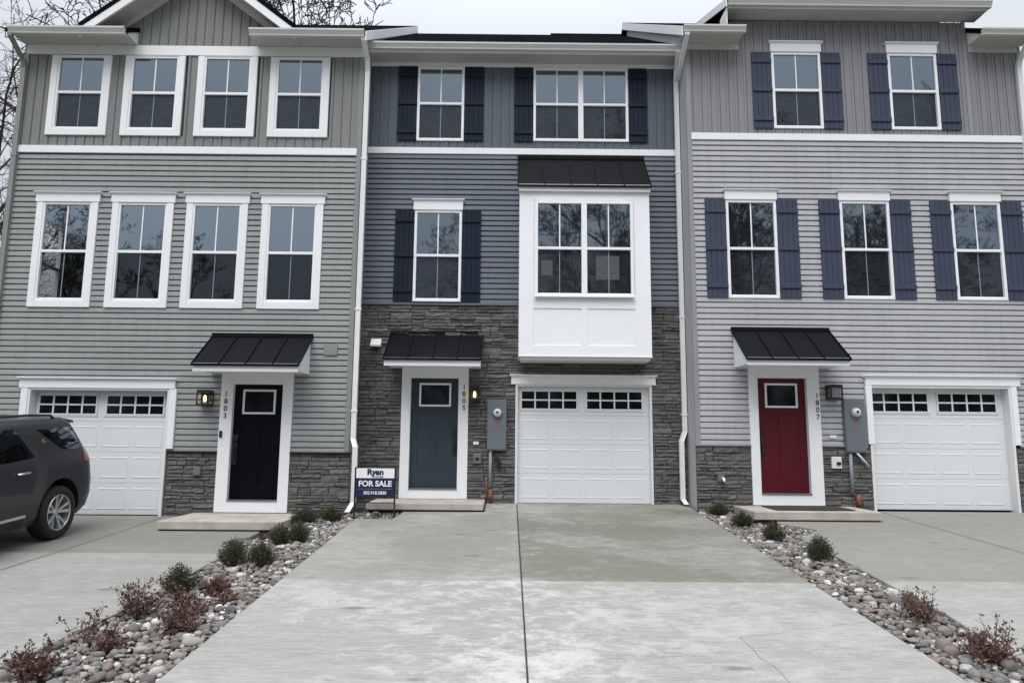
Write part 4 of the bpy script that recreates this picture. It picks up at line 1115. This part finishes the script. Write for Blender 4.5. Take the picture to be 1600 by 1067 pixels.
plant(0, -3.62, -7.50, .20, .30, 13, 'dry reddish shrub in the bottom left corner, nearest of all in the left bed', zl, name='dry_shrub', group=GD, n=50)
plant(0, -3.38, -6.95, .24, .20, 31, 'sprawling dry plant low among the big stones near the bottom left', zl, name='dry_shrub', group=GD, n=34)
plant(0, -2.88, -5.85, .16, .16, 32, 'small dry tuft at the edge of the middle driveway, behind the brown shrubs', zl, name='dry_shrub', group=GD, n=26)
plant(0, -3.40, -5.70, .16, .18, 33, 'small dry tuft between the lone green shrub and the tall seed heads', zl, name='dry_shrub', group=GD, n=22)
plant(0, -2.28, -1.32, .18, .07, 14, 'creeping brown ground plant under the for sale sign', zl, name='dry_shrub', group=GD, n=26)
plant(0, -3.72, -2.35, .20, .10, 24, 'flat brown ground plant before the step of the black door', zl, name='dry_shrub', group=GD, n=26)
plant(1, 3.36, -.95, .17, .22, 15, 'small evergreen shrub farthest back in the right bed, beside the downspout outlet', zr_f, group=GE)
plant(1, 3.42, -1.95, .18, .25, 16, 'small evergreen shrub in the right bed at the left corner of the red door step', zr_f, group=GE)
plant(1, 3.50, -3.0, .18, .28, 17, 'evergreen shrub in the middle of the right bed, before the red door step', zr_f, group=GE)
plant(1, 3.64, -4.15, .21, .33, 18, 'round evergreen shrub, nearest green one in the right bed', zr_f, group=GE)
plant(0, 3.52, -6.45, .24, .33, 19, 'bushy dry reddish shrub leaning over the right driveway, farther of the two', zr_f, name='dry_shrub', group=GD, n=40)
plant(0, 3.52, -7.40, .24, .32, 20, 'dry reddish shrub in the bottom right corner of the right bed', zr_f, name='dry_shrub', group=GD, n=44)

# =================================================================== BARE TREES
def tree_geo(seed, H, lean=0.0, spread=1.0, depth=5, min_r=.006, trunk=.012, first=.28):
    rnd = random.Random(seed); tr = MB(); cr = MB()
    def grow(p, d, L, r, lvl):
        n = 5 if lvl < 2 else 4; pts = [p.copy()]; rs = [r]
        wob = .10 + .05 * lvl
        for i in range(n):
            d = (d + Vector([rnd.gauss(0, wob) for _ in range(3)]) + Vector((0, 0, .05 if lvl else .1))).normalized()
            p = p + d * L / n; pts.append(p.copy()); rs.append(max(min_r, r * (1 - .62 * (i + 1) / n)))
        (tr if lvl == 0 else cr).tube(pts, rs, (8, 6, 4, 3, 3, 3, 3)[lvl], False)
        if lvl >= depth: return
        kids = (9, 6, 5, 5, 4)[lvl]
        for k in range(kids):
            t = (first if lvl == 0 else .22) + (1 - (first if lvl == 0 else .22)) * (k + rnd.random() * .8) / kids
            i = min(int(t * n), n - 1); q = pts[i].lerp(pts[i + 1], t * n - i)
            dd = (pts[i + 1] - pts[i]).normalized(); ax = Vector([rnd.gauss(0, 1) for _ in range(3)]); sd = dd.cross(ax).normalized()
            ang = rnd.uniform(.45, .95) * spread
            nd = (dd * math.cos(ang) + sd * math.sin(ang)).normalized()
            if nd.z < -.1: nd.z *= .2
            grow(q, nd, L * rnd.uniform(.42, .62) * (1 - .25 * t), max(min_r, rs[i] * rnd.uniform(.42, .62)), lvl + 1)
    grow(Vector((0, 0, -.3)), Vector((lean, 0, 1)).normalized(), H * .72, H * trunk, 0)
    return tr, cr
PRO = {}
def tree(key, args, x, y, z, rot, sc, label, group, mat='bark'):
    e = empty('bare_tree', (x, y, z), label, 'tree', group); e.rotation_euler = (0, 0, rot); e.scale = (sc, sc, sc)
    if key not in PRO:
        tr, cr = tree_geo(*args)
        a = tr.build('trunk', mat, None, fix=False); b = cr.build('crown', mat, None, fix=False); PRO[key] = (a.data, b.data)
        for q in (a, b): q.parent = e
    else:
        for nm, me in zip(('trunk', 'crown'), PRO[key]):
            q = bpy.data.objects.new(nm, me); C.objects.link(q); q.parent = e
A_ = (31, 20, .03, 1.0, 5, .013); B_ = (35, 19, -.05, 1.1, 5, .013); D_ = (48, 20, .02, .85, 5, .013); F_ = (52, 18, 0, 1.05, 4, .008)
GB = 'bare trees behind the houses'
tree('f', F_, -18.6, 11, -.4, 0, 1.0, 'bare tree beyond the left corner of the sage grey house', GB)
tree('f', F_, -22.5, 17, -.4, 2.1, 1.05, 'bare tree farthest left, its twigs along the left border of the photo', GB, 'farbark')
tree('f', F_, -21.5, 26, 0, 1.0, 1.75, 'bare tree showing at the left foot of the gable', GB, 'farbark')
tree('a', A_, -12.5, 22, 0, 4.0, 1.55, 'bare tree rising above the roof just right of the gable', GB)
tree('b', B_, -7.6, 24, 0, .5, 1.55, 'bare tree with twigs above the low roof end of the sage grey house', GB)
# the wood across the road, seen in the window panes
GW = 'bare trees of the wood across the road'
rnd = random.Random(5)
spots = [(-37, -41, 1.2), (-31, -43, 1.1), (-26, -45, .88), (-21, -44, .64), (-15, -47, .70), (-9, -50, .75), (-4, -41, 1.0), (2.5, -46, .85), (6.5, -40, 1.02), (10, -43, 1.1),
         (14, -41, 1.35), (17.5, -38, 1.4), (21, -44, 1.45), (26, -39, 1.25), (30, -44, 1.42), (34, -40, 1.3), (39, -45, 1.45), (44, -41, 1.35), (-44, -44, 1.2)]
for i, (x, y, sc) in enumerate(spots):
    k, a = (('a', A_), ('b', B_), ('d', D_))[i % 3]
    tree(k, a, x, y, -1.3, rnd.uniform(0, 6.28), sc, 'bare tree of the wood across the road, seen mirrored in the windows', GW)
far = MB()
for k in range(5):
    a_, b_ = tree_geo(300 + k, 11, 0, 1.1, 3, .03)
    for j in range(16):
        ox, oy = rnd.uniform(-70, 75), rnd.uniform(-66, -54); c_, s_ = math.cos(j), math.sin(j); q = rnd.uniform(.75, 1.1)
        for g_ in (a_, b_): far.mesh([(ox + (v[0] * c_ - v[1] * s_) * q, oy + (v[0] * s_ + v[1] * c_) * q, -1 + v[2] * q) for v in g_.v], g_.f)
        # brushy undergrowth
        for m in range(40):
            bx, by = ox + rnd.gauss(0, 3), oy + rnd.gauss(0, 1.5); h = rnd.uniform(1.5, 5)
            far.tube([(bx, by, -1), (bx + rnd.gauss(0, .5), by, h * .6), (bx + rnd.gauss(0, 1.1), by, h)], [.05, .035, .02], 3, False)
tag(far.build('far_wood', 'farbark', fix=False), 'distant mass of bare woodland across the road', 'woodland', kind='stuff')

# =================================================================== CAR
LV = [(.28, .90, .14, 4.80, .22, .42), (.40, .965, .05, 4.92, .22, .5), (.58, .99, .0, 4.98, .22, .5), (.80, 1.0, .005, 5.0, .22, .55),
      (1.00, .995, .03, 4.97, .22, .6), (1.10, .985, .045, 4.86, .22, .65), (1.17, .965, .06, 4.2, .22, .6), (1.22, .945, .08, 3.85, .22, .5),
      (1.40, .900, .17, 3.45, .22, .45), (1.58, .850, .27, 3.05, .22, .45), (1.68, .805, .31, 2.80, .22, .4), (1.735, .74, .34, 2.62, .22, .4), (1.765, .60, .45, 2.35, .2, .3), (1.775, .32, .9, 2.0, .2, .2)]
def lev(z):
    for a, b in zip(LV, LV[1:]):
        if a[0] <= z <= b[0]:
            t = (z - a[0]) / (b[0] - a[0]); return [p + (q - p) * t for p, q in zip(a, b)]
    return list(LV[0] if z < LV[0][0] else LV[-1])
def side_x(u, z):
    _, w, ur, uf, rr_, rf_ = lev(z); bul = .025 * ((u - (ur + uf) / 2) / ((uf - ur) / 2)) ** 2
    x = w - bul
    if u < ur + rr_: t = min(1, (ur + rr_ - u) / rr_); x -= min(.17, w * .3) * (1 - math.sqrt(max(0, 1 - t * t)))
    if u > uf - rf_: t = min(1, (u - uf + rf_) / rf_); x -= min(.45, w * .5) * (1 - math.sqrt(max(0, 1 - t * t)))
    return x
def outline(z):
    _, w, ur, uf, rr_, rf_ = lev(z); P = []
    us = [ur + rr_ * (1 - math.cos(k * math.pi / 16)) for k in range(9)] + [ur + rr_ + (uf - rf_ - ur - rr_) * k / 20 for k in range(1, 20)] + [uf - rf_ * (1 - math.sin(k * math.pi / 16)) for k in range(9)]
    xr = side_x(us[0], z); xf = side_x(us[-1], z)
    for k in range(4): t = k / 4; P.append((xr * t, ur - .05 * (1 - t * t) * (1 if z < 1.3 else .8)))
    P += [(side_x(u, z), u) for u in us]
    P[4] = (xr, ur)
    for k in range(3, -1, -1): t = k / 4; P.append((xf * t, uf + .10 * (1 - t * t) * (1 if z < 1.15 else .6)))
    return P
LOCAL = True
def attach(o, parent): o.parent = parent
car = empty('parked_car', (-7.59, -1.67, gz(-1.67) + LO), 'dark grey sport utility vehicle parked in front of the left garage', 'car')
car.rotation_euler = (math.atan(S), 0, R(0)); car.scale = (1, 1, .975)
levels = [.28, .34, .40, .49, .58, .70, .80, .90, 1.0, 1.05, 1.10, 1.14, 1.17, 1.22, 1.31, 1.40, 1.49, 1.58, 1.63, 1.68, 1.71, 1.735, 1.755, 1.765, 1.775]
b = MB(); rings = []
for z in levels:
    P = outline(z); rings.append([(x, -u, z) for x, u in P] + [(-x, -u, z) for x, u in P[-2:0:-1]])
n = len(rings[0]); b.mesh([p for r_ in rings for p in r_], [(i * n + k, i * n + (k + 1) % n, (i + 1) * n + (k + 1) % n, (i + 1) * n + k) for i in range(len(rings) - 1) for k in range(n)] + [tuple(range(n)), tuple((len(rings) - 1) * n + k for k in range(n))])
body = b.build('body', 'paint', car, smooth=True)
WH = [(.88, 1), (.88, -1), (3.95, 1), (3.95, -1)]
cutm = MB()
for u, s in WH: cutm.lathe([(0, 0), (.475, 0), (.475, .60), (0, .60)], (s * 1.1 if s < 0 else .5, -u, .41), 'x', 40)
def bool_cut(o, mb):
    me = bpy.data.meshes.new('cutter'); bm = bmesh.new()
    tmp = mb.build('cutter', 'trimplastic'); bm.from_mesh(tmp.data); bmesh.ops.remove_doubles(bm, verts=bm.verts, dist=1e-5); bmesh.ops.recalc_face_normals(bm, faces=bm.faces); bm.to_mesh(tmp.data); bm.free()
    tmp.parent = car; bpy.context.view_layer.update()
    md = o.modifiers.new('arches', 'BOOLEAN'); md.operation = 'DIFFERENCE'; md.solver = 'EXACT'; md.object = tmp
    dg = bpy.context.evaluated_depsgraph_get(); new = bpy.data.meshes.new_from_object(o.evaluated_get(dg))
    o.modifiers.clear(); o.data = new; bpy.data.objects.remove(tmp)
    new.polygons.foreach_set('use_smooth', [True] * len(new.polygons))
bool_cut(body, cutm)
body.data.materials.clear(); body.data.materials.append(M['paint'])
es = body.modifiers.new('edges', 'EDGE_SPLIT'); es.split_angle = R(38)
def patch(pts, name, mat, s=1, off=.006, nu=10, nz=6, par=None):
    """pts: four (u,z) corners, laid over the body side"""
    mb = MB(); g = []
    (a, b_, c_, d) = pts
    for i in range(nz + 1):
        row = []
        for k in range(nu + 1):
            t, v = k / nu, i / nz
            u = (a[0] * (1 - t) + b_[0] * t) * (1 - v) + (d[0] * (1 - t) + c_[0] * t) * v
            z = (a[1] * (1 - t) + b_[1] * t) * (1 - v) + (d[1] * (1 - t) + c_[1] * t) * v
            row.append((s * (side_x(u, z) + off), -u, z))
        g.append(row)
    for i in range(nz):
        for k in range(nu): mb.face([g[i][k], g[i][k + 1], g[i + 1][k + 1], g[i + 1][k]])
    # rim back to the body
    edge = g[0] + [r_[-1] for r_ in g[1:]] + g[-1][-2::-1] + [r_[0] for r_ in g[-2:0:-1]]
    for p, q in zip(edge, edge[1:] + edge[:1]): mb.face([p, q, (q[0] - s * .012, q[1], q[2]), (p[0] - s * .012, p[1], p[2])])
    o = mb.build(name, mat, par or body, smooth=False); 
    return o
for s in (1, -1):
    patch([(1.42, 1.235), (2.22, 1.20), (2.22, 1.63), (1.72, 1.64)], 'rear_door_window', 'carglass', s)
    patch([(2.30, 1.20), (3.30, 1.19), (3.02, 1.53), (2.30, 1.63)], 'front_door_window', 'carglass', s)
    patch([(.36, 1.27), (.80, 1.31), (1.26, 1.61), (.46, 1.62)], 'quarter_window', 'carglass', s)
    # door seams, sill moulding
    for u in (1.52, 2.27, 3.40):
        mb = MB(); z = .42
        P_ = [(u + (0 if u > 2 else (.25 * max(0, (.95 - z_)) * 0)), z_) for z_ in (.44, .6, .8, 1.0, 1.15)]
        if u < 2: P_ = [(1.62, .44), (1.60, .62), (1.50, .80), (1.36, 1.0), (1.36, 1.18)]
        patch([(P_[0][0], .46), (P_[0][0] + .006, .46), (P_[-1][0] + .006, 1.17), (P_[-1][0], 1.17)], 'door_seam', 'black', s, .001, 1, 8)
    patch([(1.60, .435), (3.42, .435), (3.42, .475), (1.60, .475)], 'sill_moulding', 'chrome', s, .010)
    patch([(1.62, .30), (3.44, .30), (3.44, .425), (1.62, .425)], 'sill_cladding', 'trimplastic', s, .006)
    for u in (1.62, 2.62):
        h = MB(); x = side_x(u, 1.03)
        h.tube([(s * (x + .005), -(u - .02), 1.045), (s * (x + .040), -(u + .01), 1.05), (s * (x + .045), -(u + .12), 1.05), (s * (x + .04), -(u + .20), 1.045), (s * (x + .005), -(u + .22), 1.04)], [.014, .017, .018, .017, .014], 8)
        h.build('door_handle', 'chrome', body, smooth=True)
    patch([(.06, 1.06), (.34, 1.10), (.30, 1.26), (.115, 1.26)], 'tail_light', 'tail', s, .014, 6, 3)
    patch([(4.45, .86), (4.90, .86), (4.80, 1.02), (4.40, 1.06)], 'headlight', 'headlamp', s, .008, 6, 3)
    m_r = MB(); x = side_x(3.1, 1.2)
    m_r.lathe([(0, -.09), (.06, -.08), (.085, 0), (.06, .08), (0, .09)], (s * (x + .13), -3.18, 1.25), 'x', 14); m_r.tube([(s * x, -3.16, 1.2), (s * (x + .08), -3.18, 1.22)], .02)
    m_r.build('mirror', 'paint', body, smooth=True)
    rl = MB(); rl.tube([(s * .66, -.62, 1.735), (s * .665, -.72, 1.80), (s * .68, -1.2, 1.815), (s * .69, -2.3, 1.80), (s * .68, -2.6, 1.745)], .018, 8)
    rl.build('roof_rail', 'trimplastic', body, smooth=True)
# spoiler, tailgate glass, windscreen, bumper
sp = MB(); sp.extrude_x([(-.16, 1.665), (-.18, 1.71), (-.55, 1.768), (-.57, 1.70)], -.68, .68); sp.build('spoiler', 'paint', body, bevel=.015)
def endglass(name, rear, za, zb, wf, mat='carglass'):
    mb = MB(); g = []
    for i in range(9):
        z = za + (zb - za) * i / 8; P = outline(z); row = []
        for k in range(-8, 9):
            t = abs(k) / 8 * wf; pts = P if rear else P[::-1]
            X = t * lev(z)[1]
            # walk the outline to lateral position X
            u = pts[0][1]
            for p, q in zip(pts, pts[1:]):
                if p[0] <= X <= q[0] and q[0] > p[0]: u = p[1] + (q[1] - p[1]) * (X - p[0]) / (q[0] - p[0]); break
            row.append(((1 if k > 0 else -1) * X, -(u - .008) if rear else -(u + .008), z))
        g.append(row)
    for i in range(8):
        for k in range(16): mb.face([g[i][k], g[i][k + 1], g[i + 1][k + 1], g[i + 1][k]])
    mb.build(name, mat, body, smooth=True, fix=False)
endglass('rear_window', True, 1.24, 1.62, .86)
endglass('windscreen', False, 1.25, 1.66, .82)
endglass('grille', False, .62, .95, .45, 'trimplastic')
endglass('bumper_cladding', True, .29, .50, .9, 'trimplastic')
def wheel():
    w = MB(); w.lathe([(.255, -.115), (.30, -.13), (.365, -.125), (.385, -.09), (.388, 0), (.385, .09), (.365, .125), (.30, .13), (.255, .115)], (0, 0, 0), 'x', 48)
    root = bpy.data.objects.new('wheel', None); C.objects.link(root)
    t = w.build('tyre', 'tyre', root, smooth=True)
    r_ = MB(); r_.lathe([(.262, -.10), (.262, .118), (.255, .126), (.245, .118), (.240, .05), (.235, -.09)], (0, 0, 0), 'x', 48)
    r_.lathe([(0, .085), (.035, .085), (.055, .070), (.060, .03)], (0, 0, 0), 'x', 20)
    for k in range(5):
        for dd in (-.20, .20):
            a = 2 * math.pi * k / 5; a2 = a + dd
            p0 = (.055, .040); c0_, s0_ = math.cos(a + dd * .9), math.sin(a + dd * .9); c1_, s1_ = math.cos(a2 * 1.0 + dd * .25), math.sin(a2 + dd * .25)
            v = []
            for rad, hw, x_ in ((.045, .016, .070), (.15, .020, .088), (.243, .026, .108)):
                f = (rad - .045) / .2; cc, ss = math.cos(a + dd * (.9 + .35 * f)), math.sin(a + dd * (.9 + .35 * f))
                for sg_, xx in ((-1, x_), (1, x_), (1, x_ - .035), (-1, x_ - .035)): v.append((xx, rad * cc - sg_ * hw * ss, rad * ss + sg_ * hw * cc))
            r_.mesh(v, [(0, 1, 5, 4), (1, 2, 6, 5), (2, 3, 7, 6), (3, 0, 4, 7), (4, 5, 9, 8), (5, 6, 10, 9), (6, 7, 11, 10), (7, 4, 8, 11)])
    r_.build('rim', 'alloy', root)
    MB().lathe([(0, -.02), (.235, -.02), (.235, -.05)], (0, 0, 0), 'x', 32).build('brake_disc', 'steel', root)
    return root
w0 = wheel()
for i, (u, s) in enumerate(WH):
    w = w0 if i == 0 else copy_tree(w0)
    w.parent = car; w.location = (s * .855, -u, .388); w.rotation_euler = (R(11 + 30 * i), 0, 0 if s > 0 else math.pi)
ub = MB(); ub.box(-.80, .80, -4.7, -.35, .30, .70); 
inner = MB().box(-.48, .48, -4.75, -.25, .24, .50).build('underbody', 'trimplastic', car)
for u in (.88, 3.95): MB().tube([(-.8, -u, .388), (.8, -u, .388)], .04).build('axle', 'trimplastic', car)
LOCAL = False

# =================================================================== SKY, LIGHT, CAMERA
w = bpy.data.worlds.new('World'); scene.world = w; w.use_nodes = True
nt = w.node_tree; bg = nt.nodes['Background']
sky = nt.nodes.new('ShaderNodeTexSky'); sky.sky_type = 'NISHITA'; sky.sun_disc = False
EL, AZ = 58, 195
sky.sun_elevation = R(EL); sky.sun_rotation = R(AZ); sky.air_density = 1.0; sky.dust_density = 4.0; sky.ozone_density = 1.0
# thick cloud deck over the clear sky: bright, faintly blue, soft variation
tc = nt.nodes.new('ShaderNodeTexCoord'); mp = nt.nodes.new('ShaderNodeMapping'); mp.inputs['Scale'].default_value = (1, 1, 2.5)
nt.links.new(tc.outputs['Generated'], mp.inputs['Vector'])
cl = ramp(nt, noise(nt, mp.outputs[0], 1.6, 4, .5), [(.3, (8.2, 8.75, 9.6)), (.7, (8.9, 9.3, 9.9))])
# an overcast deck is brighter overhead than near the horizon
sp_ = nt.nodes.new('ShaderNodeSeparateXYZ'); nt.links.new(tc.outputs['Generated'], sp_.inputs[0])
up_ = ramp(nt, sp_.outputs[2], [(.0, .50), (.25, .66), (.50, .86), (1.0, 2.4)])
cl = mixc(nt, 1.0, cl, up_, 'MULTIPLY')
nt.links.new(mixc(nt, .92, sky.outputs[0], cl), bg.inputs['Color'])
bg.inputs['Strength'].default_value = .10
sun = bpy.data.lights.new('sun', 'SUN'); sun.energy = 1.9; sun.angle = R(40); sun.color = (1, .97, .93)
so_ = bpy.data.objects.new('sun', sun); C.objects.link(so_)
az = R(AZ); d = Vector((math.sin(az) * math.cos(R(EL)), math.cos(az) * math.cos(R(EL)), math.sin(R(EL))))
so_.rotation_euler = d.to_track_quat('Z', 'Y').to_euler(); so_.location = (0, -20, 30)

cam = bpy.data.cameras.new('camera'); co = bpy.data.objects.new('camera', cam); C.objects.link(co)
f, p, yw, r = 1100.0, R(8.05), R(.23), R(.4755)
fw = Vector((math.sin(yw) * math.cos(p), math.cos(yw) * math.cos(p), math.sin(p))); rt = Vector((math.cos(yw), -math.sin(yw), 0)); up = rt.cross(fw)
rx = rt * math.cos(r) + up * math.sin(r); ux = -rt * math.sin(r) + up * math.cos(r)
mw = Matrix((rx, ux, -fw)).transposed().to_4x4(); mw.translation = Vector((-.168, -12.97, 1.10)); co.matrix_world = mw
cam.sensor_fit = 'HORIZONTAL'; cam.sensor_width = 36; cam.lens = f / 1600 * 36; cam.clip_start = .05; cam.clip_end = 2000
scene.camera = co
vs = scene.view_settings; vs.view_transform = 'Standard'; vs.look = 'None'; vs.gamma = 1; vs.exposure = 0.19; vs.use_curve_mapping = False
scene.render.resolution_x = 1024; scene.render.resolution_y = 682
